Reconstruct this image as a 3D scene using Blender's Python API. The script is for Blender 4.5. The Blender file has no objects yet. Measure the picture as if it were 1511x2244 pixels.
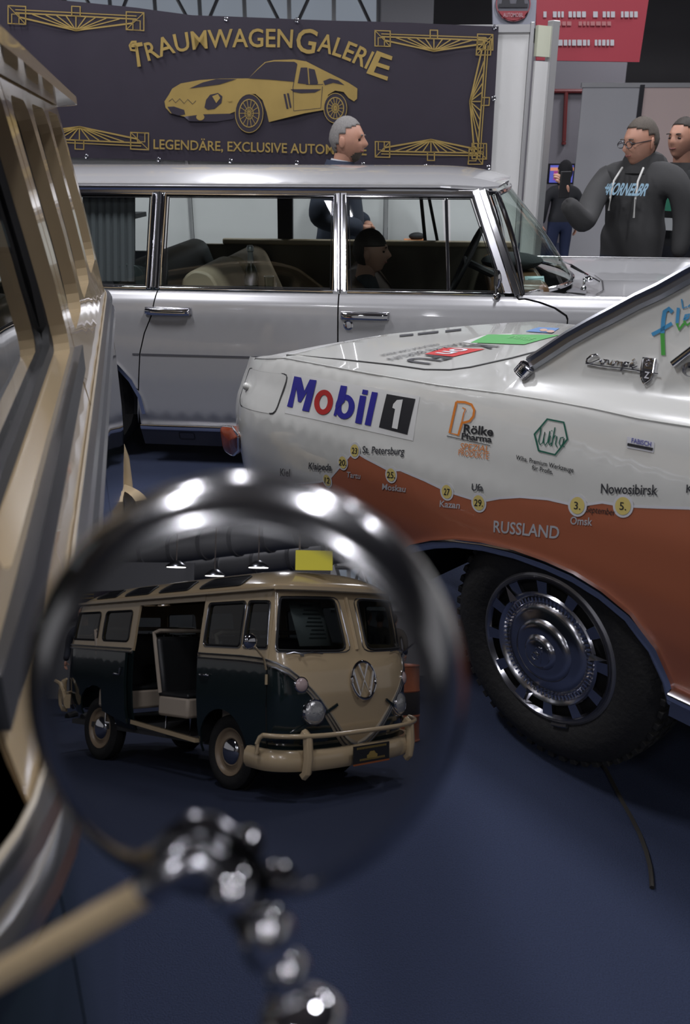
import bpy, bmesh, math, random
from mathutils import Vector, Matrix, geometry
random.seed(7)
sc = bpy.context.scene
COL = sc.collection
pi = math.pi
# ------------------------------------------------------------------ camera
CAMZ, PITCH, FPX, CX, CY = 1.65, math.radians(23), 1900.0, 755.5, 1122.0
cd = bpy.data.cameras.new('camera'); cam = bpy.data.objects.new('camera', cd); COL.objects.link(cam)
cam.location = (0, 0, CAMZ); cam.rotation_euler = (pi/2 - PITCH, 0, 0)
cd.sensor_fit = 'VERTICAL'; cd.sensor_height = 36; cd.lens = 36*FPX/2244; cd.clip_start = .02; cd.clip_end = 200
cd.dof.use_dof = True; cd.dof.focus_distance = 3.2; cd.dof.aperture_fstop = 6.4
sc.camera = cam
# ------------------------------------------------------------------ world, exposure, hall lamps
w = bpy.data.worlds.new('hall_air'); sc.world = w; w.use_nodes = True
w.node_tree.nodes['Background'].inputs[0].default_value = (.86, .85, .88, 1)
w.node_tree.nodes['Background'].inputs[1].default_value = .29
vs = sc.view_settings
vs.view_transform = 'Standard'; vs.look = 'None'; vs.exposure = 0; vs.gamma = 1; vs.use_curve_mapping = False
def area(loc, sx, sy, power, color=(.93, .93, 1), rot=(0, 0, 0)):
    l = bpy.data.lights.new('hall_lamp_light', 'AREA'); l.shape = 'RECTANGLE'; l.size = sx; l.size_y = sy; l.energy = power; l.color = color
    o = bpy.data.objects.new('hall_lamp_light', l); o.location = loc; o.rotation_euler = rot; COL.objects.link(o); return o
LAMPS = [(-2.6, 2.6), (1.6, 2.4), (-2.8, 6.0), (2.4, 6.2), (6.0, 8.6), (-1.5, 11), (5.6, 14.5), (-2.4, -4.5), (2.2, -4.8), (-3.6, -11.5), (2.4, -12), (-2.5, -18.5)]  # last entry is an added lamp that brightens the background behind the reflected bus
for (x, y) in LAMPS:
    area((x, y, 5.78), .35, 1.3, 150 if y > -2 else 78)

# ------------------------------------------------------------------ helpers
def tag(o, label=None, cat=None, group=None, kind=None):
    if label: o['label'] = label
    if cat: o['category'] = cat
    if group: o['group'] = group
    if kind: o['kind'] = kind
    return o
MATS = {}
def mat(name, col, rough=.5, metal=0, coat=0, noise=0, nscale=30, bump=0, emit=0, sheen=0, spec=.5):
    if name in MATS: return MATS[name]
    m = bpy.data.materials.new(name); m.use_nodes = True; nt = m.node_tree; b = nt.nodes['Principled BSDF']
    b.inputs['Base Color'].default_value = (*col, 1); b.inputs['Roughness'].default_value = rough; b.inputs['Metallic'].default_value = metal
    b.inputs['Coat Weight'].default_value = coat; b.inputs['Coat Roughness'].default_value = .04; b.inputs['Specular IOR Level'].default_value = spec
    if sheen: b.inputs['Sheen Weight'].default_value = sheen
    if emit: b.inputs['Emission Color'].default_value = (*col, 1); b.inputs['Emission Strength'].default_value = emit
    if noise or bump:
        tc = nt.nodes.new('ShaderNodeTexCoord'); n = nt.nodes.new('ShaderNodeTexNoise'); n.inputs['Scale'].default_value = nscale; n.inputs['Detail'].default_value = 4
        nt.links.new(tc.outputs['Object'], n.inputs['Vector'])
        if noise:
            mx = nt.nodes.new('ShaderNodeMix'); mx.data_type = 'RGBA'
            mx.inputs[6].default_value = tuple(c*(1-noise) for c in col) + (1,); mx.inputs[7].default_value = tuple(min(1, c*(1+noise)) for c in col) + (1,)
            nt.links.new(n.outputs['Fac'], mx.inputs[0]); nt.links.new(mx.outputs[2], b.inputs['Base Color'])
        if bump:
            bp = nt.nodes.new('ShaderNodeBump'); bp.inputs['Strength'].default_value = bump; bp.inputs['Distance'].default_value = .01
            nt.links.new(n.outputs['Fac'], bp.inputs['Height']); nt.links.new(bp.outputs[0], b.inputs['Normal'])
    MATS[name] = m; return m
def glassmat(name, tint, refl=1.0, haze=0.0):
    if name in MATS: return MATS[name]
    m = bpy.data.materials.new(name); m.use_nodes = True; nt = m.node_tree; nt.nodes.remove(nt.nodes['Principled BSDF'])
    t = nt.nodes.new('ShaderNodeBsdfTransparent'); t.inputs[0].default_value = (*tint, 1)
    g = nt.nodes.new('ShaderNodeBsdfGlossy'); g.inputs['Roughness'].default_value = 0.01; g.inputs[0].default_value = (.9, .9, .9, 1)
    f = nt.nodes.new('ShaderNodeFresnel'); ge = nt.nodes.new('ShaderNodeNewGeometry'); io = nt.nodes.new('ShaderNodeMath'); io.operation = 'MULTIPLY_ADD'; io.inputs[1].default_value = 1/1.5-1.5; io.inputs[2].default_value = 1.5
    nt.links.new(ge.outputs['Backfacing'], io.inputs[0]); nt.links.new(io.outputs[0], f.inputs[0])
    mm = nt.nodes.new('ShaderNodeMath'); mm.operation = 'MULTIPLY'; mm.inputs[1].default_value = refl; mm.use_clamp = True
    x = nt.nodes.new('ShaderNodeMixShader')
    nt.links.new(f.outputs[0], mm.inputs[0]); nt.links.new(mm.outputs[0], x.inputs[0]); nt.links.new(t.outputs[0], x.inputs[1]); nt.links.new(g.outputs[0], x.inputs[2])
    nt.links.new(x.outputs[0], nt.nodes['Material Output'].inputs[0]); MATS[name] = m; return m
CREAM = mat('cream_paint', (.56, .43, .26), .22, 0, .8)
GREEN = mat('dark_green_paint', (.012, .021, .022), .12, 0, 1)
CHROME = mat('chrome', (.80, .80, .83), .07, 1)
DCHROME = mat('dull_chrome', (.50, .50, .53), .2, 1)
ALU = mat('brushed_trim', (.34, .35, .38), .28, 1)
RUBBER = mat('black_rubber', (.012, .012, .013), .6)
TYRE = mat('tyre_rubber', (.013, .0125, .012), .75, noise=.35, nscale=60, bump=.3)
BLACK = mat('black_interior', (.010, .010, .011), .7)
SILVER = mat('silver_paint', (.47, .47, .475), .3, .3, .8)
WHITE = mat('white_paint', (.60, .60, .565), .2, 0, .9)
ORANGE = mat('orange_wrap', (.36, .115, .060), .28, 0, .5)
GLASS = glassmat('window_glass', (.80, .87, .85), 1.1)
DGLASS = glassmat('dark_window_glass', (.22, .25, .25), 1.5)
VINYL = mat('black_vinyl', (.018, .019, .02), .38, bump=.1)
BEIGE = mat('beige_leather', (.36, .29, .20), .5)
SKIN = mat('skin', (.48, .25, .17), .5, noise=.12, nscale=25)
PANEL = mat('white_wall_panel', (.70, .70, .68), .45, noise=.03, nscale=3)
POST = mat('aluminium_post', (.60, .60, .60), .35, .7)
PURPLE = mat('banner_fabric', (.024, .018, .031), .65, noise=.12, nscale=8)
GOLD = mat('gold_print', (.36, .25, .07), .5, .1, noise=.22, nscale=5)
OFFW = mat('off_white_print', (.58, .58, .60), .5)
BLKP = mat('black_print', (.015, .015, .018), .5)

def sub(p, m=None): return p
class MB:
    def __init__(s): s.v = []; s.f = []; s.nn = []
    def add(s, vs_, fs):
        n = len(s.v); s.v += [Vector(p) for p in vs_]; s.f += [tuple(i+n for i in f) for f in fs]; return s
    def box(s, c, d, ax=None):
        X, Y, Z = ax or (Vector((1, 0, 0)), Vector((0, 1, 0)), Vector((0, 0, 1))); c = Vector(c)
        vs_ = [c + X*(i*d[0]/2) + Y*(j*d[1]/2) + Z*(k*d[2]/2) for i in (-1, 1) for j in (-1, 1) for k in (-1, 1)]
        return s.add(vs_, [(0, 1, 3, 2), (4, 6, 7, 5), (0, 4, 5, 1), (2, 3, 7, 6), (0, 2, 6, 4), (1, 5, 7, 3)])
    def sweep(s, path, prof, up=(0, 0, 1), closed=False, cap=True, scale=None):
        path = [Vector(p) for p in path]; up = Vector(up); n = len(path); m = len(prof); vs_ = []
        for i, p in enumerate(path):
            a = path[(i-1) % n] if (closed or i > 0) else p; b = path[(i+1) % n] if (closed or i < n-1) else p
            t = (b-a).normalized() if (b-a).length > 1e-9 else Vector((1, 0, 0))
            u = up - t*up.dot(t)
            if u.length < 1e-3: u = Vector((1, 0, 0)) - t*t.x
            u.normalize(); r = t.cross(u); k = scale[i] if scale else 1
            vs_ += [p + r*(q[0]*k) + u*(q[1]*k) for q in prof]
        fs = []
        for i in range(n if closed else n-1):
            j = (i+1) % n
            for q in range(m): fs.append((i*m+q, i*m+(q+1) % m, j*m+(q+1) % m, j*m+q))
        if cap and not closed: fs += [tuple(range(m-1, -1, -1)), tuple((n-1)*m+q for q in range(m))]
        return s.add(vs_, fs)
    def tube(s, path, r, n=8, closed=False, up=(0, 0, 1), scale=None):
        return s.sweep(path, [(r*math.cos(2*pi*k/n), r*math.sin(2*pi*k/n)) for k in range(n)], up, closed, True, scale)
    def lathe(s, o, axis, prof, n=28, closed=False, sx=1, sy=1):
        o = Vector(o); a = Vector(axis).normalized(); x = a.cross(Vector((0, 0, 1)))
        if x.length < 1e-3: x = Vector((1, 0, 0))
        x.normalize(); y = x.cross(a); vs_ = []
        for (r, h) in prof:
            vs_ += [o + a*h + x*(r*sx*math.cos(2*pi*k/n)) + y*(r*sy*math.sin(2*pi*k/n)) for k in range(n)]
        m = len(prof); fs = []
        for i in range(m if closed else m-1):
            j = (i+1) % m
            for k in range(n): fs.append((i*n+k, i*n+(k+1) % n, j*n+(k+1) % n, j*n+k))
        return s.add(vs_, fs)
    def ellipsoid(s, c, r, ax=None, nu=16, nv=10):
        X, Y, Z = ax or (Vector((1, 0, 0)), Vector((0, 1, 0)), Vector((0, 0, 1))); c = Vector(c); vs_ = []; fs = []
        for j in range(nv+1):
            ph = pi*j/nv
            for i in range(nu):
                t = 2*pi*i/nu; vs_.append(c + X*(r[0]*math.sin(ph)*math.cos(t)) + Y*(r[1]*math.sin(ph)*math.sin(t)) + Z*(r[2]*math.cos(ph)))
        for j in range(nv):
            for i in range(nu): fs.append((j*nu+i, j*nu+(i+1) % nu, (j+1)*nu+(i+1) % nu, (j+1)*nu+i))
        return s.add(vs_, fs)
    def shell(s, th):
        """second skin th behind the first and a rim joining them, keeping the exact surface normals"""
        n0 = len(s.v); cnt = {}
        for f in s.f:
            for i in range(len(f)):
                e = (f[i], f[(i+1) % len(f)]); cnt[e] = 1
        rim = [e for e in cnt if (e[1], e[0]) not in cnt]
        s.v += [s.v[i]-s.nn[i]*th for i in range(n0)]; s.nn += [-s.nn[i] for i in range(n0)]
        s.f += [tuple(reversed([i+n0 for i in f])) for f in list(s.f)]
        for a, b in rim:
            q = [s.v[b], s.v[a], s.v[a+n0], s.v[b+n0]]; k = len(s.v); c = (q[1]-q[0]).cross(q[3]-q[0])
            c = c.normalized() if c.length > 1e-12 else Vector((0, 0, 1)); s.v += q; s.nn += [c]*4; s.f.append((k, k+1, k+2, k+3))
    def build(s, name, m, parent=None, smooth=True, M=None, solid=0, bevel=0, soff=-1):
        """verts are in the frame M (a parent's own frame) or, when M is None, in world space"""
        me = bpy.data.meshes.new(name)
        exact = len(s.nn) == len(s.v) and smooth
        if exact:
            f = max(s.f, key=lambda f: (s.v[f[1]]-s.v[f[0]]).cross(s.v[f[2]]-s.v[f[0]]).length); g = (s.v[f[1]]-s.v[f[0]]).cross(s.v[f[2]]-s.v[f[0]])
            if g.dot(s.nn[f[0]]) < 0: s.nn = [-n for n in s.nn]
            f = max(s.f, key=lambda f: (s.v[f[1]]-s.v[f[0]]).cross(s.v[f[2]]-s.v[f[0]]).length); c = s.v[f[0]]
            if s.nn[f[0]].dot((c-Vector((-1.2, 0, 1))) if M is not None else (C0-c)) < 0: s.nn = [-n for n in s.nn]; s.f = [tuple(reversed(f)) for f in s.f]
            if solid: s.shell(solid); solid = 0
        vs_ = s.v
        if parent is not None and M is None:
            inv = WM[parent.name].inverted(); vs_ = [inv @ p for p in vs_]
        me.from_pydata([tuple(p) for p in vs_], [], s.f)
        if not exact:
            bm = bmesh.new(); bm.from_mesh(me); bmesh.ops.remove_doubles(bm, verts=bm.verts, dist=1e-6)
            bmesh.ops.recalc_face_normals(bm, faces=bm.faces); bm.to_mesh(me); bm.free()
        for p in me.polygons: p.use_smooth = smooth
        me.materials.append(m)
        o = bpy.data.objects.new(name, me); COL.objects.link(o)
        WM[o.name] = WM[parent.name].copy() if parent is not None else Matrix.Identity(4)
        if parent is not None: o.parent = parent
        if solid:
            d = o.modifiers.new('solid', 'SOLIDIFY'); d.thickness = solid; d.offset = soff
        if bevel:
            d = o.modifiers.new('bevel', 'BEVEL'); d.width = bevel; d.segments = 2; d.limit_method = 'ANGLE'
        if exact:
            r3 = WM[parent.name].inverted().to_3x3() if parent is not None and M is None else Matrix.Identity(3)
            me.normals_split_custom_set_from_vertices([tuple((r3 @ n).normalized()) for n in s.nn])
        elif smooth: me.set_sharp_from_angle(angle=math.radians(42))
        return o
WM = {}
def empty(name, loc, rz=0, label=None, cat=None, group=None):
    o = bpy.data.objects.new(name, None); COL.objects.link(o); o.location = loc; o.rotation_euler = (0, 0, rz); o.empty_display_size = .1
    WM[o.name] = Matrix.Translation(Vector(loc)) @ Matrix.Rotation(rz, 4, 'Z'); return tag(o, label, cat, group)
def inside(p, poly):
    x, y = p; c = False; j = len(poly)-1
    for i in range(len(poly)):
        xi, yi = poly[i]; xj, yj = poly[j]
        if (yi > y) != (yj > y) and x < (xj-xi)*(y-yi)/(yj-yi) + xi: c = not c
        j = i
    return c
def densify(poly, st, closed=True):
    out = []; n = len(poly)
    for i in range(n if closed else n-1):
        a = poly[i]; b = poly[(i+1) % n]; d = math.dist(a, b); k = max(1, int(math.ceil(d/st)))
        out += [(a[0]+(b[0]-a[0])*q/k, a[1]+(b[1]-a[1])*q/k) for q in range(k)]
    if not closed: out.append(tuple(poly[-1]))
    return out
def rrect(x0, y0, x1, y1, r=.04, n=4):
    o = []
    for (cx, cy, a0) in ((x1-r, y1-r, 0), (x0+r, y1-r, 90), (x0+r, y0+r, 180), (x1-r, y0+r, 270)):
        for k in range(n+1):
            a = math.radians(a0+90*k/n); o.append((cx+r*math.cos(a), cy+r*math.sin(a)))
    return o
def roundpoly(poly, r, n=3):
    out = []; N = len(poly)
    for i in range(N):
        p = Vector(poly[i]); a = Vector(poly[i-1]); b = Vector(poly[(i+1) % N])
        da = (a-p); db = (b-p); rr = min(r, da.length*.45, db.length*.45); pa = p+da.normalized()*rr; pb = p+db.normalized()*rr
        for k in range(n+1):
            t = k/n; q = pa*(1-t)**2 + p*2*t*(1-t) + pb*t*t; out.append((q.x, q.y))
    return out
def skin(mb, outer, holes, st, fmap, fine=None):
    """fills a flat outline (with holes) with small triangles and maps each vertex onto a surface"""
    vs_ = []; es = []
    for lp in [outer]+list(holes):
        d = densify(lp, fine[2] if fine else st); n0 = len(vs_); vs_ += [Vector(p) for p in d]
        es += [(n0+i, n0+(i+1) % len(d)) for i in range(len(d))]
    xs = [p[0] for p in outer]; ys = [p[1] for p in outer]
    x = min(xs)+st/2; k = 0; bnd = list(vs_)
    while x < max(xs):
        y = min(ys)+st/2*(1+k % 2)
        while y < max(ys):
            if inside((x, y), outer) and not any(inside((x, y), h) for h in holes):
                q = Vector((x, y))
                if all((q-b).length > st*.45 for b in bnd): vs_.append(q)
            y += st
        x += st*.87; k += 1
    if fine:
        z_a, z_b, dz, dx = fine; vs_ = [v for k_, v in enumerate(vs_) if k_ < len(bnd) or not z_a-dx*.6 < v.y < z_b+dx*.6]; y = z_a
        while y <= z_b:
            x = min(xs)+dx/2
            while x < max(xs):
                q = Vector((x, y))
                if inside((x, y), outer) and not any(inside((x, y), h) for h in holes) and all(abs(q.x-b.x) > dx*.4 or abs(q.y-b.y) > dz*.45 for b in bnd): vs_.append(q)
                x += dx
            y += dz
    r = geometry.delaunay_2d_cdt(vs_, es, [], 0, 1e-6)
    fs = []
    for f in r[2]:
        c = sum((r[0][i] for i in f), Vector((0, 0)))/len(f)
        if inside(c, outer) and not any(inside(c, h) for h in holes): fs.append(tuple(f))
    used = sorted({i for f in fs for i in f}); ix = {i: k for k, i in enumerate(used)}; e = 2e-3*max(1, (max(xs)-min(xs))/3 if max(xs)-min(xs) > 20 else 1)
    if len(mb.nn) == len(mb.v):
        for i in used:
            p = r[0][i]; n = (fmap(p[0]+e, p[1])-fmap(p[0]-e, p[1])).cross(fmap(p[0], p[1]+e)-fmap(p[0], p[1]-e)); mb.nn.append(n.normalized() if n.length > 1e-14 else Vector((0, 0, 1)))
    return mb.add([fmap(r[0][i][0], r[0][i][1]) for i in used], [tuple(ix[i] for i in f) for f in fs])
def lerpt(T, x):
    if x <= T[0][0]: return T[0][1]
    for (a, b), (c, d) in zip(T, T[1:]):
        if x <= c: return b + (d-b)*(x-a)/(c-a)
    return T[-1][1]
def smootht(T, n=9, e=.03):
    return lambda x: sum(lerpt(T, x+e*(k-n//2)/(n//2)) for k in range(n))/n
# camera rays: turn what is measured in the photograph into points on real surfaces
RX, RF, RU = Vector((1, 0, 0)), Vector((0, math.cos(PITCH), -math.sin(PITCH))), Vector((0, math.sin(PITCH), math.cos(PITCH)))
C0 = Vector((0, 0, CAMZ))
def ray(px, py): return RX*((px-CX)/FPX) - RU*((py-CY)/FPX) + RF
def at_z(px, py, z):
    r = ray(px, py); return C0 + r*((z-CAMZ)/r.z)
def at_y(px, py, y):
    r = ray(px, py); return C0 + r*(y/r.y)
class Frame:
    """upright plane through (x, y) heading deg to the right; t is the distance inward (away from the viewer)"""
    def __init__(s, x, y, deg, tf=lambda q, z: 0):
        a = math.radians(deg); s.o = Vector((x, y, 0)); s.a = Vector((math.cos(a), -math.sin(a), 0)); s.n = Vector((math.sin(a), math.cos(a), 0)); s.tf = tf
    def p(s, q, z, t=0): 
        v = s.o + s.a*q + s.n*t; v.z = z; return v
    def surf(s, q, z, lift=0): return s.p(q, z, s.tf(q, z)-lift)
    def sz(s, px, py, t=None):
        r = ray(px, py); off = t or 0; q = z = 0
        for _ in range(1 if t is not None else 12):
            k = (s.o + s.n*off - C0).dot(s.n)/r.dot(s.n); P = C0 + r*k; q = (P-s.o).dot(s.a); z = P.z
            if t is None: off = .5*off + .5*s.tf(q, z)
        return (q, z)
def text_geo(body, bold=0.0):
    cu = bpy.data.curves.new('t', 'FONT'); cu.body = body; cu.size = 1; cu.offset = bold; cu.resolution_u = 3
    o = bpy.data.objects.new('t', cu); me = bpy.data.meshes.new_from_object(o)
    vs_ = [(v.co.x, v.co.y) for v in me.vertices]; fs = [tuple(p.vertices) for p in me.polygons]
    bpy.data.meshes.remove(me); bpy.data.objects.remove(o); bpy.data.curves.remove(cu); return vs_, fs
def text_on(mb, body, p0, p1, p2, fmap, bold=0.0, warp=None):
    """p0 baseline left, p1 baseline right, p2 top left, all in surface coordinates"""
    vs_, fs = text_geo(body, bold); x0 = min(v[0] for v in vs_); x1 = max(v[0] for v in vs_); H = .70 if body.upper() != body or True else .7
    P0, X, Y = Vector(p0), Vector(p1)-Vector(p0), Vector(p2)-Vector(p0)
    out = []
    for v in vs_:
        u = (v[0]-x0)/(x1-x0); h = v[1]/H
        q = P0 + X*u + Y*h
        out.append(fmap(q[0], q[1]))
    return mb.add(out, fs)
def strip(pts, wd, closed=False):
    """a flat band of width wd along a flat polyline: list of quads"""
    P = [Vector(p) for p in pts]; n = len(P); L = []; R_ = []
    for i in range(n):
        a = P[(i-1) % n] if (closed or i > 0) else P[i]; b = P[(i+1) % n] if (closed or i < n-1) else P[i]
        d = (b-a).normalized(); nn = Vector((-d.y, d.x))
        L.append(P[i]+nn*wd/2); R_.append(P[i]-nn*wd/2)
    fs = [(i, (i+1) % n, n+(i+1) % n, n+i) for i in range(n if closed else n-1)]
    return L+R_, fs
def strip_on(mb, pts, wd, fmap, closed=False):
    v, f = strip(pts, wd, closed); return mb.add([fmap(p[0], p[1]) for p in v], f)
def disc_on(mb, c, r, fmap, n=20, sx=1):
    pts = [(c[0]+sx*r*math.cos(2*pi*k/n), c[1]+r*math.sin(2*pi*k/n)) for k in range(n)]
    return mb.add([fmap(*p) for p in pts], [tuple(range(n))])
def poly_on(mb, pts, fmap, st=None):
    xs = [p[0] for p in pts]; return skin(mb, pts, [], st or max(.02, (max(xs)-min(xs))/6), fmap)
def ell(cx, cy, a, b, n=24, rot=0):
    c, s = math.cos(rot), math.sin(rot)
    return [(cx+a*math.cos(2*pi*k/n)*c-b*math.sin(2*pi*k/n)*s, cy+a*math.cos(2*pi*k/n)*s+b*math.sin(2*pi*k/n)*c) for k in range(n)]

# ------------------------------------------------------------------ the round wing mirror plane (used to stand things behind the camera)
MT, MAZ = .2617, -.03
MN = Vector((math.sin(MAZ)*math.cos(MT), -math.cos(MAZ)*math.cos(MT), math.sin(MT)))
MC = C0 + ray(520, 1560)*.23
MRAD = 515/FPX*.23
def mirror_z(px, py, z):
    """point of the hall at height z that the wing mirror shows at this place"""
    r = ray(px, py); P = C0 + r*((MC-C0).dot(MN)/r.dot(MN)); d = r - MN*(2*r.dot(MN)); return P + d*((z-P.z)/d.z)
def mirror_y(px, py, y):
    r = ray(px, py); P = C0 + r*((MC-C0).dot(MN)/r.dot(MN)); d = r - MN*(2*r.dot(MN)); return P + d*((y-P.y)/d.y)
# ------------------------------------------------------------------ the hall
CARPET = mat('blue_carpet', (.018, .027, .062), .95, noise=.45, nscale=260, bump=.5)
o = MB().add([(-30, -30, 0), (30, -30, 0), (30, 30, 0), (-30, 30, 0)], [(0, 1, 2, 3)]).build('floor', CARPET); tag(o, 'dark blue exhibition carpet', kind='structure')
CEIL = mat('ceiling_dark', (.30, .28, .275), .9, noise=.3, nscale=.6)
o = MB().box((0, -1, 7.2), (44, 56, .2)).build('ceiling', CEIL); tag(o, kind='structure')
BEAM = mat('beam_grey', (.20, .20, .21), .7); TRUSS = mat('truss_dark', (.17, .14, .125), .6)
for i, y in enumerate((-16, -12, -8, 8.5, 12, 16, 20)):
    b = MB(); b.box((0, y, 6.85), (44, .35, .5))
    o = b.build('trim_%d' % (i+1), BEAM, bevel=.02); tag(o, kind='structure')
# open web roof trusses over the right part of the hall
for i, y in enumerate((10, 14, 18)):
    b = MB(); b.tube([(2, y, 5.0), (20, y, 5.0)], .07); b.tube([(2, y, 6.3), (20, y, 6.3)], .07)
    for k in range(18): b.tube([(2+k, y, 5.0 if k % 2 else 6.3), (3+k, y, 6.3 if k % 2 else 5.0)], .045, 6)
    o = b.build('trim_%d' % (i+10), TRUSS); tag(o, kind='structure')
DUCT = mat('duct_grey', (.42, .42, .43), .45, .3)
for (p, q, r_) in ((mirror_y(120, 1290, -20), mirror_y(760, 1205, -17.5), .26), (mirror_y(120, 1235, -18), mirror_y(700, 1160, -15.5), .30), ((-12, 16.4, 6.1), (14, 16.4, 6.1), .35)):
    b = MB(); b.tube([p, q], r_, 20)
    o = b.build('air_duct', DUCT); P_, Q_ = Vector(p), Vector(q)
    for k in range(9):
        c = P_.lerp(Q_, (k+.5)/9); d = (Q_-P_).normalized()
        MB().tube([c-d*.04, c+d*.04], r_+.03, 20).build('duct_flange', BEAM, o)
    tag(o, 'round grey air duct under the dark hall ceiling', 'duct', 'air ducts under the ceiling')
LAMPM = mat('lamp_diffuser', (1, .99, .97), .5, emit=5)
for (x, y) in LAMPS:
    t = empty('ceiling_lamp', (x, y, 5.82), 0, 'long rectangular hall lamp hanging from the dark ceiling', 'lamp', 'hall lamps under the ceiling')
    MB().box((0, 0, .06), (.42, 1.42, .10)).build('housing', ALU, t, M=1, smooth=False)
    MB().box((0, 0, 0), (.34, 1.3, .02)).build('diffuser', LAMPM, t, M=1, smooth=False)
    b = MB(); b.tube([(0, -.5, .1), (0, -.5, 1.3)], .008, 5); b.tube([(0, .5, .1), (0, .5, 1.3)], .008, 5); b.build('hanger', TRUSS, t, M=1)
# far back wall with its band of windows
FARW = mat('hall_wall', (.33, .32, .33), .8, noise=.15, nscale=.5)
o = MB().box((0, 27, 3.5), (60, .3, 7)).build('wall_back', FARW); tag(o, kind='structure')
o = MB().box((0, -24, 3.5), (60, .3, 7)).build('wall_front', FARW); tag(o, kind='structure')
SKYL = mat('daylit_pane', (.55, .62, .72), .4, emit=.28)
def window_band(x0, x1, y, z0, z1, n, idx, face):
    o = MB().box(((x0+x1)/2, y, (z0+z1)/2), (x1-x0+.3, .12, z1-z0+.3)).build('window_%d' % idx, POST, smooth=False); tag(o, kind='structure')
    for k in range(n):
        a = x0+(x1-x0)*k/n; b_ = x0+(x1-x0)*(k+1)/n
        MB().box(((a+b_)/2, y+face*.075, (z0+z1)/2), (b_-a-.12, .04, z1-z0-.1)).build('pane', SKYL, o, smooth=False)
    g = MB()
    for k in range(n):
        a = x0+(x1-x0)*k/n; b_ = x0+(x1-x0)*(k+1)/n; zz = (z0, z1) if k % 2 else (z1, z0)
        g.tube([(a, y+face*.4, zz[0]), (b_, y+face*.4, zz[1])], .05, 6)
    g.tube([(x0, y+face*.4, z0+.1), (x1, y+face*.4, z0+.1)], .06, 6); g.tube([(x0, y+face*.4, z1-.1), (x1, y+face*.4, z1-.1)], .06, 6)
    g.build('brace', POST, o)
window_band(-7.5, .9, 26.8, 4.2, 6.4, 7, 1, -1)
wa, wb = mirror_y(215, 1298, -23.8), mirror_y(345, 1268, -23.8); window_band(wa.x, wb.x, -23.8, wa.z, wb.z, 6, 2, 1)
wa, wb = mirror_y(735, 1325, -23.8), mirror_y(905, 1240, -23.8); window_band(wa.x, wb.x, -23.8, wa.z, wb.z, 6, 3, 1)
COLM = mat('column_paint', (.42, .42, .44), .7)
def column(x, y, s_, label):
    b = MB(); b.box((x, y, 3.55), (s_, s_, 7.1)); o = b.build('hall_column', COLM, bevel=.03, smooth=False)
    MB().box((x, y, .4), (s_+.06, s_+.06, .8)).build('base', BEAM, o, smooth=False); return tag(o, label, 'column')
p = at_z(890, 25, 4.8); column(at_y(888, 20, 20).x, 20, 1.05, 'wide grey concrete column rising above the middle of the banner')
column(at_y(1322, 160, 17).x, 17, .45, 'slim pale grey column between the red sign and the beige partition')
column(mirror_y(193, 1270, -21.8).x, -21.8, .6, 'dark grey column far behind the reflected bus')
# booth wall: white system panels between aluminium posts
W = Frame(0, 7.2, 3)
bw = empty('wall_booth', W.p(-1, 0), 0); tag(bw, kind='structure')
edges = [-5.2, -4.2, -3.2, -2.2, -1.23, -.45, .32, 1.355]
for a, b_ in zip(edges, edges[1:]):
    M3 = (W.a, W.n, Vector((0, 0, 1)))
    MB().box(W.p((a+b_)/2, 1.235, .03), (b_-a-.035, .02, 2.41), M3).build('wall_panel', PANEL, bw, smooth=False)
    MB().box(W.p((a+b_)/2, 2.42, .02), (b_-a-.03, .035, .05), M3).build('rail', POST, bw, smooth=False)
for a in edges:
    MB().box(W.p(a, 1.23, .02), (.028, .05, 2.46), M3).build('post', POST, bw, bevel=.004, smooth=False)
# return panel at the right end of the booth, coming forward
q0 = W.p(1.37, 0); e1 = at_z(1213, 52, 2.46); q1 = Vector((e1.x, e1.y, 0)); dv = (q1-q0); L_ = dv.length; dv.normalize(); nv = Vector((-dv.y, dv.x, 0)); UPZ = Vector((0, 0, 1))
rp = empty('wall_side', q0, 0); tag(rp, kind='structure')
mid = (q0+q1)/2
MB().box(mid+UPZ*1.15, (L_-.05, .018, 2.12), (dv, nv, UPZ)).build('wall_panel', PANEL, rp, smooth=False)
MB().box(mid+UPZ*2.34, (L_-.05, .03, .20), (dv, nv, UPZ)).build('rail', mat('pale_rail', (.62, .64, .50), .5), rp, smooth=False)  # top rail in a pale yellowish colour
MB().box(q1+UPZ*1.24, (.07, .06, 2.48), (dv, nv, UPZ)).build('post', POST, rp, bevel=.005, smooth=False)
# grey and beige partitions behind the men
PG = mat('partition_grey', (.44, .44, .45), .6); PB = mat('partition_beige', (.62, .49, .45), .6)
pt = empty('wall_partition', (6, 14, 0)); tag(pt, kind='structure')
def px_x(px, y, py=300): return at_y(px, py, y).x
xs_ = [px_x(1262, 14), px_x(1392, 14), px_x(1392, 14)+2, px_x(1392, 14)+4, px_x(1392, 14)+6]
zt = at_y(1400, 190, 14).z
for i, (a, b_) in enumerate(zip(xs_, xs_[1:])):
    MB().box(((a+b_)/2, 14.0, zt/2), (b_-a-.05, .03, zt)).build('wall_panel', PG if i == 0 else PB, pt, smooth=False)
    MB().box((b_, 14.0, zt/2), (.07, .07, zt+.05)).build('post', DCHROME, pt, smooth=False)
MB().box(((xs_[0]+xs_[-1])/2, 14, zt+.02), (xs_[-1]-xs_[0], .06, .06)).build('rail', POST, pt, smooth=False)
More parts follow.
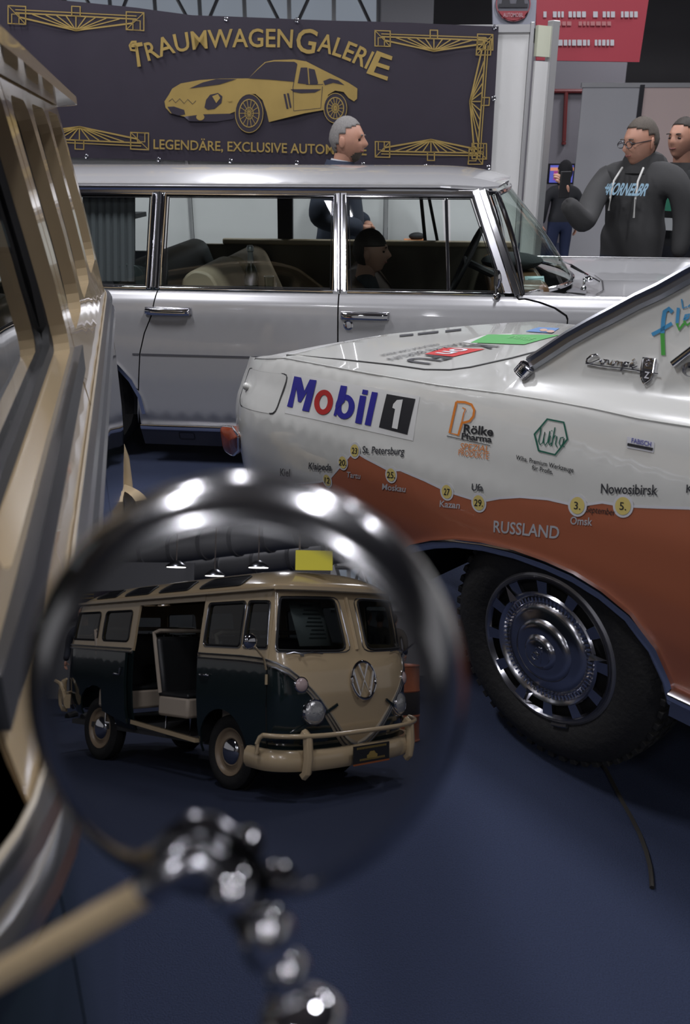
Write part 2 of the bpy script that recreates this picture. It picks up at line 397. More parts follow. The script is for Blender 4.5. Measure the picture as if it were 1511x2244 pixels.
# red pipe and blue screen in the gap
xg = px_x(1240, 16)
rpz = empty('wall_gap', (xg, 16.3, 0)); tag(rpz, kind='structure')
MB().box((xg, 16.4, 1.6), (2.0, .05, 3.2)).build('wall_panel', mat('gap_grey', (.22, .21, .23), .7), rpz, smooth=False)
pp = MB(); a_ = at_y(1240, 200, 16.335); b2 = at_y(1235, 310, 16.335); pp.tube([a_, b2], .035, 8); pp.tube([a_+Vector((-.4, 0, 0)), a_+Vector((.4, 0, 0))], .035, 8); pp.lathe(b2, (0, 0, -1), [(.0, 0), (.038, .01), (.038, .05), (0, .06)])
o = pp.build('fire_pipe', mat('red_pipe', (.18, .03, .03), .4)); tag(o, 'dark red fire pipe hanging in the gap behind the booth wall', 'pipe')
sA, sB = at_y(1205, 362, 15.6), at_y(1252, 400, 15.6)
scn = empty('display_screen', ((sA.x+sB.x)/2, 15.6, 0), 0, 'small blue and purple lit screen behind the booth wall', 'screen')
MB().box(((sA.x+sB.x)/2, 15.62, (sA.z+sB.z)/2), (sB.x-sA.x+.05, .05, sA.z-sB.z+.05)).build('frame', BLACK, scn, smooth=False)
MB().box(((sA.x+sB.x)/2, 15.58, (sA.z+sB.z)/2), (sB.x-sA.x, .02, sA.z-sB.z)).build('screen', mat('screen_blue', (.09, .10, .42), .4, emit=.8), scn, smooth=False)
MB().box(((sA.x+sB.x)/2, 15.56, sA.z-.06), (sB.x-sA.x, .02, .05)).build('screen_banner', mat('screen_orange', (.6, .25, .15), .4, emit=.7), scn, smooth=False)
MB().box(((sA.x+sB.x)/2-.03, 15.56, sB.z+.11), (.2, .02, .14)).build('screen_picture', mat('screen_purple', (.3, .05, .2), .4, emit=.7), scn, smooth=False)
MB().box(((sA.x+sB.x)/2, 15.64, sB.z/2), (.06, .05, sB.z)).build('stand', BLACK, scn, smooth=False)
# hanging signs
def Y(y): return lambda px, py: at_y(px, py, y)
sg = empty('hanging_sign', at_y(1290, 60, 10), 0, 'large red hanging board with two rows of white lettering', 'sign')
tl, tr, br, bl = at_y(1175, -30, 10), at_y(1425, -30, 10), at_y(1400, 136, 10), at_y(1175, 132, 10)
b = MB(); b.add([tl, tr, br, bl] + [v+Vector((0, .05, 0)) for v in (tl, tr, br, bl)], [(0, 1, 2, 3), (7, 6, 5, 4), (0, 4, 5, 1), (1, 5, 6, 2), (2, 6, 7, 3), (3, 7, 4, 0)])
b.build('board', mat('sign_red', (.42, .055, .075), .45), sg, smooth=False)
f = lambda px, py: at_y(px, py, 9.98)
for (x0, x1, y0, n) in ((1190, 1395, 38, 17), (1210, 1340, 56, 12), (1222, 1345, 100, 11)):
    b = MB(); x = x0; k = 0; h = 13 if y0 != 56 else 9
    while x < x1:
        wd = random.uniform(5, 11)
        if random.random() > .12: b.add([f(x, y0), f(x+wd, y0), f(x+wd, y0-h), f(x, y0-h)], [(0, 1, 2, 3)])
        x += wd+2.5
    b.build('lettering', OFFW if y0 != 56 else mat('sign_pink', (.5, .2, .2), .5), sg, smooth=False)
MB().tube([at_y(1200, -25, 10), at_y(1200, -25, 10)+Vector((0, 0, 2.2))], .01, 5).build('cable', TRUSS, sg)
MB().tube([at_y(1400, -25, 10), at_y(1400, -25, 10)+Vector((0, 0, 2.2))], .01, 5).build('cable', TRUSS, sg)
s2 = empty('club_sign', at_y(1125, 20, 9), 0, 'pale grey hanging board with a round grey and red emblem', 'sign')
f9 = lambda px, py: at_y(px, py, 9)
b = MB(); c4 = [f9(1078, -60), f9(1178, -60), f9(1172, 62), f9(1080, 62)]; b.add(c4+[v+Vector((0, .04, 0)) for v in c4], [(0, 1, 2, 3), (7, 6, 5, 4), (0, 4, 5, 1), (1, 5, 6, 2), (2, 6, 7, 3), (3, 7, 4, 0)]); b.build('board', mat('sign_grey', (.30, .31, .36), .5), s2, smooth=False)
f9 = lambda px, py: at_y(px, py, 8.98); f9b = lambda px, py: at_y(px, py, 8.97)
poly_on(MB(), ell(1124, 8, 37, 38), f9).build('emblem_disc', mat('emblem_grey', (.12, .12, .14), .5), s2)
poly_on(MB(), [(1090, 24), (1159, 24), (1148, 40), (1124, 47), (1100, 40)], f9b).build('emblem_band', mat('emblem_red', (.32, .05, .06), .5), s2)
strip_on(MB(), ell(1124, 8, 37, 38), 2.5, f9b, True).build('emblem_ring', mat('emblem_ring_red', (.30, .08, .09), .5), s2)
text_on(MB(), 'AUTOMOBIL', (1102, 37), (1146, 37), (1102, 28), (lambda px, py: at_y(px, py, 8.96)), .01).build('lettering', mat('emblem_text', (.45, .3, .32), .5), s2)
b = MB(); 
for (x, sgn) in ((1108, 1), (1140, -1)): b.add([v for v in (f9b(x-9, 8), f9b(x+9, 8), f9b(x+7, -6), f9b(x-7, -6))], [(0, 1, 2, 3)])
b.add([f9b(1092, 16), f9b(1156, 16), f9b(1156, 8), f9b(1092, 8)], [(0, 1, 2, 3)]); b.build('emblem_car', mat('emblem_black', (.03, .03, .035), .5), s2)
# ------------------------------------------------------------------ the banner
FB = lambda lift: (lambda px, py: (lambda q: W.p(q[0], q[1], -.03-lift))(W.sz(px, py, -.03)))
bn = empty('exhibition_banner', W.p(-1, 1.5, -.03), 0, 'dark purple banner with gold lettering and a gold vintage sports car drawing', 'banner')
top = [(-90, -18), (100, -3), (300, 17), (420, 33), (700, 44), (900, 50), (1092, 58)]
bot = [(1075, 373), (980, 371), (850, 366), (700, 362), (500, 355), (350, 350), (200, 347), (-90, 335)]
def cloth(px, py):
    q = W.sz(px, py, -.03); return W.p(q[0], q[1], -.03 + .006*math.sin(px*.02+py*.004) + .003*math.sin(px*.061))
skin(MB(), top+bot, [], 26, cloth).build('fabric', PURPLE, bn)
f1, f2, f3 = FB(.012), FB(.014), FB(.016)
G = MB()
# arched heading
segs = [('T', 287, 322, 1.28), ('RAUMWAGEN', 325, 640, 1), ('G', 648, 690, 1.32), ('ALERI', 694, 803, 1), ('E', 806, 850, 1.34)]
def arc(x, h):
    """heading baseline follows an arch; h = height above the baseline"""
    T = [(287, 138), (310, 142), (350, 124), (400, 111), (460, 105), (520, 103), (580, 103), (640, 104), (690, 110), (740, 122), (800, 150), (850, 172)]
    g = smootht(T, 7, 30); y = g(x); s_ = (g(x+4)-g(x-4))/8
    a = math.atan(s_); return (x + h*math.sin(a)*1.05, y - h*math.cos(a))
for (s_, xa, xb, k) in segs:
    vs_, fs = text_geo(s_, .012); mn = min(v[0] for v in vs_); mx = max(v[0] for v in vs_); ht = 40 + 6*math.cos((xa+xb)/2/1000*6.28)
    lo = -8 if k > 1 else 0
    G.add([f1(*arc(xa+(v[0]-mn)/(mx-mn)*(xb-xa), lo+v[1]/.7*40*k)) for v in vs_], fs)
G.build('heading_lettering', GOLD, bn)
G = MB()
for k in (0,): strip_on(G, [(300, 92), (290, 92), (285, 100), (288, 110), (297, 111), (300, 104), (295, 100)], 5, f1)
G.build('heading_flourish', GOLD, bn)
G = MB(); text_on(G, 'LEGENDÄRE, EXCLUSIVE AUTOMOBILE', (337, 326), (803, 340), (337, 305), f1, .012); G.build('caption_lettering', GOLD, bn)
# gold corner ornaments
def ornament(x0, y0, x1, y1, x2, y2, far, nm):
    """fan shaped border piece from (x0,y0) to (x1,y1); (x2,y2) offset of the fan point; far = sides that get boxes"""
    G = MB(); P0, P1, N_ = Vector((x0, y0)), Vector((x1, y1)), Vector((x2, y2))
    X_ = P1-P0; L = lambda a, h: tuple(P0 + X_*a + N_*h)
    st = lambda pts, wd=3, cl=False: strip_on(G, pts, wd, f1, cl)
    st([L(.0, -.28), L(1, -.28)], 2.2); st([L(.0, -.05), L(1, -.05)], 3); st([L(.03, .25), L(.5, 1), L(.97, .25)], 3.5)
    for k in (-.36, -.25, -.16, -.08, 0, .08, .16, .25, .36): st([L(.5, 1), L(.5+k, 0)], 2.4)
    st([L(.465, -.75), L(.535, -.75), L(.535, -.05), L(.465, -.05)], 3, True)
    for e in far:
        c = .0 if e == 0 else 1.0; s1 = 1 if e == 0 else -1
        st([L(c-s1*.06, -.55), L(c+s1*.085, -.55), L(c+s1*.085, .75), L(c-s1*.06, .75)], 3.2, True)
        st([L(c-s1*.03, .05), L(c+s1*.03, .05), L(c+s1*.03, .75), L(c-s1*.03, .75)], 2.4, True)
        st([L(c-s1*.06, -.55), L(c+s1*.085, .75)], 1.6)
    G.build(nm, GOLD, bn)
ornament(35, 30, 300, 44, 0, 30, (0, 1), 'corner_ornament')
ornament(835, 82, 1065, 90, 0, 26, (0, 1), 'corner_ornament')
ornament(1062, 100, 1044, 345, -24, 0, (0, 1), 'corner_ornament')
ornament(835, 330, 1052, 334, 0, -26, (0, 1), 'corner_ornament')
ornament(40, 300, 310, 312, 0, -28, (1,), 'corner_ornament')
# the sports car drawing
def Z7(l): return [(x/1.349, y/1.349) for x, y in l]
body = Z7([(487, 300), (500, 280), (510, 262), (535, 247), (590, 237), (650, 233), (735, 232), (760, 205), (783, 184), (810, 178), (870, 176), (905, 182), (950, 205), (990, 225), (1030, 245), (1056, 262), (1055, 292), (1046, 300), (1030, 290), (1015, 272), (990, 268), (970, 280), (960, 310), (958, 325), (900, 335), (795, 361), (788, 330), (776, 296), (755, 278), (730, 278), (706, 295), (695, 330), (680, 336), (600, 338), (545, 345), (505, 335), (490, 318)])
poly_on(MB(), body, f1, 14).build('car_drawing', GOLD, bn)
DK = MB()
for pl in ([(735, 232), (762, 206), (785, 186), (810, 182), (870, 183), (878, 188), (868, 242), (800, 236)], [(880, 246), (889, 200), (908, 200), (912, 250)], [(916, 250), (912, 202), (930, 206), (940, 245), (938, 250)],
           [(496, 316), (515, 315), (545, 325), (548, 338), (530, 342), (508, 335)], [(605, 318), (610, 295), (622, 280), (645, 275), (658, 285), (655, 305), (635, 322), (615, 325)],
           [(838, 278), (844, 278), (853, 322), (847, 322)], [(848, 276), (854, 276), (862, 318), (857, 320)], [(858, 264), (950, 264), (930, 274), (890, 276), (868, 272)], [(955, 240), (975, 232), (1000, 238), (1018, 252), (985, 245), (960, 252)],
           [(545, 345), (600, 338), (680, 336), (692, 342), (690, 352), (640, 360), (560, 358)], [(640, 234), (700, 234), (650, 250), (560, 262), (600, 244)]):
    poly_on(DK, Z7(pl), f2, 20)
for ln in ([(866, 258), (868, 328), (948, 320), (953, 256)], [(878, 190), (866, 258)], [(500, 300), (510, 292), (520, 304), (532, 292), (545, 306), (556, 294), (570, 308), (580, 298)], [(905, 250), (955, 250)]):
    strip_on(DK, Z7(ln), 1.3, f2)
DK.build('car_drawing_lines', PURPLE, bn)
for (cx_, cy_, a_, b_) in ((737, 335, 41, 57), (991, 320, 34, 44)):
    cx_, cy_, a_, b_ = cx_/1.349, cy_/1.349, a_/1.349, b_/1.349
    poly_on(MB(), ell(cx_, cy_, a_, b_), f2).build('wheel_drawing', PURPLE, bn)
    g = MB(); strip_on(g, ell(cx_, cy_, a_, b_), 1.5, f3, True); strip_on(g, ell(cx_, cy_, a_*.72, b_*.72), 2.2, f3, True); strip_on(g, ell(cx_, cy_, a_*.3, b_*.3), 1.6, f3, True)
    for k in range(14):
        t = 2*pi*k/14; strip_on(g, [(cx_, cy_), (cx_+a_*.72*math.cos(t), cy_+b_*.72*math.sin(t))], 1.3, f3)
    g.build('wheel_drawing_spokes', GOLD, bn)
g = MB(); poly_on(g, Z7([(628, 285), (645, 278), (652, 290), (640, 305)]), f3); poly_on(g, Z7(ell(593, 346, 12, 10)), f3); poly_on(g, Z7(ell(680, 297, 7, 4)), f3); g.build('lamp_drawing', GOLD, bn)
for (px, py) in ((348, 350), (505, 353), (650, 357), (795, 361), (932, 365), (1070, 367), (1083, 60), (1081, 216), (495, 42), (650, 45), (190, 343)):
    q = W.sz(px, py, -.03); c = W.p(q[0], q[1], -.04); MB().lathe(c, -W.n, [(.006, 0), (.014, .004), (.018, 0)], 12).build('eyelet', DCHROME, bn)
# ------------------------------------------------------------------ silver limousine
LT = smootht([(.10, .12), (.22, .04), (.3, .012), (.5, 0), (.64, 0), (.84, .008), (.90, .02), (.945, .05), (.965, .085), (.975, .10), (1.45, .22)], 9, .012)
LF = Frame(0, 4.42, 6.5, lambda q, z: LT(z))
lim = empty('limousine', LF.p(0, 0, .9), math.radians(-6.5), 'long silver limousine with chrome window frames standing before the banner', 'car')
def lz(px, py): return LF.sz(px, py)
SM = lambda l: (lambda q, z: LF.surf(q, z, l))
BELT = .957
arcw = [(-1.5+.40*math.cos(math.radians(a)), .30+.37*math.sin(math.radians(a))) for a in range(0, 181, 15)]
d1 = [lz(345, 641), lz(332, 690), lz(316, 730), lz(306, 775), lz(303, 860), lz(309, 934)]
d1 = [(q, z) for q, z in d1]; zb = .235
g_ = .0035
rear = [(-2.75, zb), (-1.9, zb)] + [(q, max(z, zb)) for q, z in reversed(arcw)][1:-1] + [(d1[5][0]-g_-.006, zb)] + [(q-g_, z) for q, z in reversed(d1[:-1])]
rear[-1] = (d1[0][0]-g_, BELT); rear += [(-2.75, BELT)]
skin(MB(), rear, [], .05, SM(0), (.85, .955, .008, .03)).build('rear_fender', SILVER, lim, solid=.004)
d2x = lz(740, 690)[0]
rd = [(d1[0][0]+g_, BELT)] + [(q+g_, z) for q, z in d1[1:5]] + [(d1[5][0]+g_, zb), (d2x-g_, zb), (d2x-g_, BELT)]
o_rd = skin(MB(), rd, [], .05, SM(0), (.85, .955, .008, .03)).build('rear_door', SILVER, lim, solid=.004)
d3 = [lz(1150, 655), lz(1180, 662), lz(1215, 675), lz(1240, 692), lz(1243, 700)]
d3x = d3[-1][0]
fd = [(d2x+g_, BELT), (d2x+g_, zb), (d3x-g_, zb), (d3x-g_, .80)] + [(q-g_, z-g_) for q, z in reversed(d3)] + [(.86, BELT-.02), (.84, BELT)]
o_fd = skin(MB(), fd, [], .05, SM(0), (.85, .955, .008, .03)).build('front_door', SILVER, lim, solid=.004)
ff = [(.86, BELT), (.86, BELT-.012)] + [(q+g_, z+g_) for q, z in d3] + [(d3x+g_, .80), (d3x+g_, zb), (1.25, zb)] + [(1.66+.4*math.cos(math.radians(a)), .30+.37*math.sin(math.radians(a))) for a in range(180, -1, -15)] + [(2.6, zb), (2.6, BELT)]
skin(MB(), ff, [], .05, SM(0), (.85, .955, .008, .03)).build('front_fender', SILVER, lim, solid=.004)
# dark structure behind the door gaps, far side and sill
b = MB()
Mx = (LF.a, LF.n, UPZ)
b.box(LF.p(-.05, .6, .14), (2.4, .04, .68), Mx); b.box(LF.p(-.05, .25, .90), (5.2, 1.5, .04), Mx); b.build('floor_pan', BLACK, lim, smooth=False)
for q in (-1.5, 1.66):
    for t0 in (.12, 1.46):
        ty = MB().lathe(LF.p(q, .34, t0), LF.n, [(.20, .0), (.31, .0), (.335, .03), (.335, .17), (.31, .2), (0, .2)], 28).build('tyre', TYRE, lim)
        if t0 < 1: MB().lathe(LF.p(q, .34, .12), LF.n, [(0, -.02), (.05, -.02), (.06, 0), (.17, .0), (.19, -.012), (.205, 0)], 28).build('hubcap', CHROME, ty)
# far side
b = MB(); Wd = 1.80; fm = lambda q, z: LF.p(q, z, Wd-LT(z)); skin(b, [(-2.75, zb), (2.6, zb), (2.6, BELT), (-2.75, BELT)], [], .25, fm); b.build('far_side', SILVER, lim, solid=.004)
# sill with chrome strip
b = MB(); b.sweep([LF.p(q, .222, .028) for q in (-1.13, 0, 1.25)], [(-.012, -.014), (.012, -.014), (.016, 0), (.012, .014), (-.012, .014)]); b.build('sill_trim', CHROME, lim)
b = MB(); skin(b, [(-1.14, .10), (1.26, .10), (1.26, .21), (-1.14, .21)], [], .06, lambda q, z: LF.p(q, z, .04+(.21-z)*.45)); b.build('sill', mat('sill_reflection_tone', (.10, .10, .115), .2, .4, .6), lim)  # silver rocker; its dark bluish reflection is put into the base colour
b = MB(); q = lz(395, 952)[0]; strip_on(b, roundpoly([(q, .185), (q+.085, .185), (q+.085, .14), (q, .14)], .01), .003, lambda q, z: LF.p(q, z, .037+(.21-z)*.45), True); b.build('jack_cover', BLACK, lim)
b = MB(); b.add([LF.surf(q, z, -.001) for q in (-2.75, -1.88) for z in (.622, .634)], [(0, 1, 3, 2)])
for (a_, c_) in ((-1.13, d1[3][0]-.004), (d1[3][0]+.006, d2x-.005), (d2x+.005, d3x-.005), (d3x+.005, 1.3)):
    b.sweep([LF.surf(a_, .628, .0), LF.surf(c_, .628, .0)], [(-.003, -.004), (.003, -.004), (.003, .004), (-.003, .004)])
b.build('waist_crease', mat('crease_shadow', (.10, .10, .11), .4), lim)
# wheel arch lip
b = MB(); b.sweep([LF.surf(q, z, .004) for q, z in arcw if z > zb-.01], [(-.01, -.008), (.01, -.008), (.01, .008), (-.01, .008)], up=tuple(-LF.n)); b.build('wheel_arch_trim', CHROME, lim)
# ---- greenhouse
def gz(px, py): return LF.sz(px, py)
zt_ = 1.445; zc = 1.40; zbm = BELT+.012
# window frames: (left, right) of each opening at the belt, in metres along the car
def frame_bar(pts, wd, dp, m, nm, lift=.0, prof=None):
    b = MB(); b.sweep([LF.surf(q, z, lift) for q, z in pts], prof or [(-wd/2, -dp/2), (wd/2, -dp/2), (wd/2, dp/2), (-wd/2, dp/2)], up=tuple(-LF.n)); return b.build(nm, m, lim, bevel=.002)
wq = {k: gz(*v) for k, v in dict(a0=(318, 628), a1=(330, 435), b0=(357, 632), b1=(370, 434), c0=(724, 634), c1=(728, 434), d0=(768, 636), d1=(762, 440), e0=(976, 642), e1=(968, 446), f0=(988, 642), f1=(985, 450), g0=(1098, 645), g1=(1030, 446)).items()}
def rb(p, z): return (p[0], z)
# glass
def pane(pts, nm, m=GLASS, t=.012): 
    return skin(MB(), pts, [], .3, lambda q, z: LF.p(q, z, .105+(z-.975)*.2526+t)).build(nm, m, lim)
pane([(-2.2, zbm), rb(wq['a0'], zbm), rb(wq['a1'], zc), (-2.05, zc)], 'rear_quarter_glass')
pane([rb(wq['b0'], zbm), rb(wq['c0'], zbm), rb(wq['c1'], zc), rb(wq['b1'], zc)], 'rear_door_glass')
pane([rb(wq['d0'], zbm), rb(wq['e0'], zbm), rb(wq['e1'], zc), rb(wq['d1'], zc)], 'front_door_glass')
pane([rb(wq['f0'], zbm), rb(wq['g0'], zbm), rb(wq['g1'], zc), rb(wq['f1'], zc)], 'vent_glass')
# chrome frames
def loop_frame(pts, wd, nm, m=CHROME, lift=.006):
    b = MB(); b.sweep([LF.surf(q, z, lift) for q, z in pts], [(-wd/2, -.006), (-wd/4, .008), (wd/4, .008), (wd/2, -.006)], up=tuple(-LF.n), closed=True); return b.build(nm, m, lim)
def insetp(p, d):
    (a, b_, c, e) = p; return [(a[0]-d, a[1]-d), (b_[0]+d, b_[1]-d), (c[0]+d, c[1]+d), (e[0]-d, e[1]+d)]
for (k, pts) in (('rear_quarter_frame', [(-2.2, zbm), rb(wq['a0'], zbm), rb(wq['a1'], zc), (-2.05, zc)]), ('rear_door_frame', [rb(wq['b0'], zbm), rb(wq['c0'], zbm), rb(wq['c1'], zc), rb(wq['b1'], zc)]),
                 ('front_door_frame', [rb(wq['d0'], zbm), rb(wq['g0'], zbm), rb(wq['g1'], zc), rb(wq['d1'], zc)])):
    loop_frame(insetp(pts, .012), .024, k); loop_frame(insetp(pts, -.002), .006, k.replace('frame', 'seal'), RUBBER, .002)
frame_bar([rb(((wq['e0'][0]+wq['f0'][0])/2, 0), zbm), rb(((wq['e1'][0]+wq['f1'][0])/2, 0), zc)], .016, .014, CHROME, 'vent_post', .006)
for (qa, qb) in (((wq['a0'][0]+wq['b0'][0])/2, (wq['a1'][0]+wq['b1'][0])/2), ((wq['c0'][0]+wq['d0'][0])/2, (wq['c1'][0]+wq['d1'][0])/2)):
    frame_bar([(qa, BELT), (qb, zt_-.02)], .062, .012, DCHROME, 'door_pillar', .0)
    for dd in (-.022, .022): frame_bar([(qa+dd, BELT), (qb+dd, zt_-.03)], .017, .02, CHROME, 'pillar_trim', .008)
    frame_bar([(qa, BELT-.004), (qb, zt_-.02)], .006, .012, RUBBER, 'pillar_gap', .008)
frame_bar([(-2.6, zc+.025), (-.5, zc+.027), (.2, zc+.025), (wq['g1'][0]+.01, zc+.022)], .034, .012, DCHROME, 'header_trim', .001)
frame_bar([(-2.7, BELT+.002), (-1, BELT+.002), (.86, BELT+.002)], .02, .02, CHROME, 'belt_trim', .006)
# a-pillar and screen posts
ap = [(gz(1120, 646)[0], BELT), (gz(1046, 428)[0], zt_-.005)]
frame_bar([(ap[0][0]-.01, ap[0][1]), (ap[1][0]-.012, ap[1][1])], .035, .02, DCHROME, 'a_pillar', .0)
frame_bar([(ap[0][0]+.03, ap[0][1]), (ap[1][0]+.02, ap[1][1])], .028, .03, CHROME, 'a_pillar', .01)
frame_bar([(ap[0][0]+.055, ap[0][1]), (ap[1][0]+.04, ap[1][1])], .012, .02, RUBBER, 'a_pillar', .0)
# roof
Wd = 1.80; te = .215
def roofpt(q, t):
    v = (t-Wd/2)/(Wd/2-te); e = max(-1, min(1, v)); fr = 0
    ze = 1.452+.075*(1-abs(e)**2.6)
    k = max(0, (q-.35)/.48); ze -= .055*k**2.6*(1); kb = max(0, (-1.9-q)/.8); ze -= .08*kb**2
    return LF.p(q, ze, t)
ro = [(-2.7, te+.05), (-2.2, te), (.45, te), (.66, te+.03), (.74, te+.10), (.80, te+.3), (.83, Wd/2), (.80, Wd-te-.3), (.72, Wd-te-.06), (.45, Wd-te), (-2.2, Wd-te), (-2.7, Wd-te-.05)]
skin(MB(), ro, [], .055, roofpt).build('roof', SILVER, lim, solid=.012, soff=1)
b = MB(); b.tube([LF.p(q, 1.443 - (.0 if q < .5 else (q-.5)*.09), t-.006) for q, t in [(-2.7, te+.05), (-2.2, te), (-1, te), (0, te), (.45, te), (.62, te+.015), (.70, te+.05), (.75, te+.12)]], .011, 8); b.build('rain_gutter', CHROME, lim)
# windscreen
def scr(u, v):
    """u across 0..1, v up 0..1"""
    s_ = 1-abs(2*u-1)**2.4
    q0, q1 = .885+.33*s_, .735+.09*s_; t0 = .10+(Wd-.2)*u; t1 = te+.045+(Wd-2*te-.09)*u
    q = q0+(q1-q0)*v; t = t0+(t1-t0)*v; z = BELT+.0+(.463)*v + .02*s_*v
    return LF.p(q+.02*math.sin(pi*v), z, t)
b = MB(); skin(b, [(0, 0), (1, 0), (1, 1), (0, 1)], [], .06, scr); b.build('windscreen', glassmat('screen_glass', (.82, .90, .86), .9), lim)
ring = [(u/24, 0) for u in range(25)] + [(1, v/6) for v in range(1, 6)] + [(1-u/24, 1) for u in range(25)] + [(0, 1-v/6) for v in range(1, 6)]
b = MB(); b.tube([scr(*p) for p in ring], .013, 8, True); b.build('windscreen_trim', CHROME, lim)
# cowl and bonnet
def bon(q, t):
    e = abs((t-Wd/2)/(Wd/2-.08)); z = .90+.055*max(0, e-.55)/.45 + .02*(1-min(1, max(0, (q-1.0)/.25)))
    if e > .93: z = .955-.0*(e-.93)
    z += .012*math.exp(-((t-Wd/2)/.25)**2)*(q > 1.0)
    return LF.p(q, z, t)
cut = [(scr(u/12, 0)-LF.o) for u in range(13)]; cut = [((v).dot(LF.a)+.0, v.dot(LF.n)) for v in cut]
skin(MB(), [(2.6, .085)]+[(2.6, Wd-.085)]+list(reversed(cut)), [], .06, bon).build('bonnet', SILVER, lim, solid=.01, soff=1)
g = lambda l: (lambda q, t: bon(q, t)+UPZ*l)
strip_on(MB(), [(1.12, .42), (1.22, .40), (1.30, .46), (1.36, .6), (1.40, .9), (1.40, 1.2)], .006, g(.008)).build('bonnet_gap', BLACK, lim)
strip_on(MB(), [(1.36, .38), (1.9, .36), (2.6, .34)], .006, g(.008)).build('bonnet_gap', BLACK, lim)
skin(MB(), roundpoly([(1.12, .36), (1.24, .42), (1.27, .6), (1.2, .62), (1.15, .5)], .05), [], .05, g(.012)).build('vent_cover', mat('vent_grey', (.16, .16, .17), .5), lim)
b = MB(); p0 = at_z(1278, 635, .955); b.lathe(p0, (0, 0, 1), [(.016, 0), (.014, .012), (.007, .02), (.008, .04), (.004, .05), (0, .052)], 12); b.build('washer_nozzle', CHROME, lim)
b = MB(); c_ = at_z(1288, 612, .97); b.tube([c_+UPZ*.02, at_z(1250, 580, 1.02), at_z(1225, 570, 1.06)], .005, 6); b.ellipsoid(c_, (.03, .03, .015)); b.tube([at_z(1250, 584, 1.02), at_z(1315, 618, .965)], .004, 6); b.build('wiper', CHROME, lim)
# handles, lock, mirror
def handle(q, z):
    b = MB(); b.sweep([LF.surf(q+x, z, .02+dy) for x, dy in ((-.0, .0), (.03, .008), (.115, .008), (.2, .008), (.232, .0))], [(-.016, -.008), (.016, -.008), (.018, .003), (.008, .010), (-.008, .010), (-.018, .003)], up=tuple(-LF.n)); o = b.build('door_handle', CHROME, o_rd if q < -.3 else o_fd, bevel=.003)
    MB().sweep([LF.surf(q+x, z, .004) for x in (-.006, .24)], [(-.021, -.006), (.021, -.006), (.021, .006), (-.021, .006)], up=tuple(-LF.n)).build('handle_plate', DCHROME, o_rd if q < -.3 else o_fd, bevel=.003)
    return o
h0 = lz(321, 681); handle(h0[0], h0[1]); h1 = lz(749, 691); handle(h1[0], h1[1])
b = MB(); q, z = lz(763, 712); b.lathe(LF.surf(q, z), -LF.n, [(.026, 0), (.025, .008), (.018, .012), (.016, .008), (0, .01)], 20); b.build('door_lock', CHROME, o_fd)
b = MB(); q, z = lz(1088, 655); b.lathe(LF.surf(q, z, .0)+UPZ*.01, UPZ*.4-LF.n, [(.02, 0), (.018, .01), (.007, .014), (.007, .05)], 12)
c_ = LF.surf(q-.006, z+.09, .05); b.tube([LF.surf(q, z+.012, .02), c_-UPZ*.03], .007, 8); b.lathe(c_, LF.a*(-1)-LF.n*.6, [(0, -.03), (.012, -.028), (.03, -.012), (.034, 0), (.034, .004), (0, .006)], 20, sx=.6, sy=1.5); b.build('door_mirror', CHROME, lim)
# interior
b = MB()
def seat(q0, w_, z0, z1, t0, t1, m, nm, lean=.12):
    pr = [(q0-.02, z0-.3), (q0+w_, z0-.3), (q0+w_+.0, z0), (q0-lean-.02, z1), (q0-lean-.12, z1+.02), (q0-lean-.19, z1-.04), (q0-.18, z0-.3)]
    pr = roundpoly(pr, .06, 3); n = len(pr); bb = MB()
    bb.add([LF.p(q, z, t) for t in (t0, t1) for q, z in pr], [tuple(range(n)), tuple(range(2*n-1, n-1, -1))]+[(i, (i+1) % n, n+(i+1) % n, n+i) for i in range(n)]); return bb.build(nm, m, lim, bevel=.02)
seat(-.70, .12, .66, 1.02, .22, .86, BEIGE, 'rear_seat', .02); seat(-.68, .12, .66, 1.01, .94, 1.56, BEIGE, 'rear_seat', .02)
seat(-1.0, .02, .66, 1.05, .22, 1.56, mat('dark_seat', (.05, .06, .06), .5), 'rear_bench', .10)
seat(.12, .10, .66, .93, .22, 1.56, mat('front_seat', (.07, .05, .035), .5), 'front_seat', .08)
b = MB(); b.box(LF.p(.88, .93, .90), (.30, 1.4, .12), Mx); b.build('dashboard', mat('dash_wood', (.10, .055, .025), .35), lim, bevel=.04)
b = MB(); b.box(LF.p(-.05, 1.04, 1.64), (1.95, .03, .04), Mx); b.build('far_door_cap', mat('door_cap', (.34, .28, .19), .5), lim, bevel=.01)
b = MB(); b.box(LF.p(-.1, .82, 1.66), (2.1, .05, .40), Mx); b.build('far_door_trim', mat('door_trim', (.10, .085, .06), .6), lim, smooth=False)
b = MB()
for (qa, qb, wd) in ((-.60, -.57, .10), (.36, .30, .022), (.45, .34, .02)): b.add([LF.p(q+dx, z, Wd-.12-(z-.97)*.25+dt) for q, z in ((qa, .97), (qb, 1.44)) for dx in (-wd/2, wd/2) for dt in (-.02, .02)], [(0, 1, 3, 2), (4, 6, 7, 5), (0, 4, 5, 1), (2, 3, 7, 6), (0, 2, 6, 4), (1, 5, 7, 3)])
b.build('far_pillar', mat('inner_pillar', (.045, .042, .045), .6), lim, smooth=False)
b = MB()
for k in range(7):
    b.tube([LF.p(-1.42+.04*k, .97, .22), LF.p(-1.40+.04*k, 1.4, .28)], .022, 8)
b.build('curtain', mat('curtain_grey', (.13, .13, .14), .9), lim)
b = MB(); b.box(LF.p(-2.15, 1.2, 1.55), (1.1, .5, .03), Mx); b.build('cabin_lining', mat('lining', (.04, .042, .045), .8), lim)
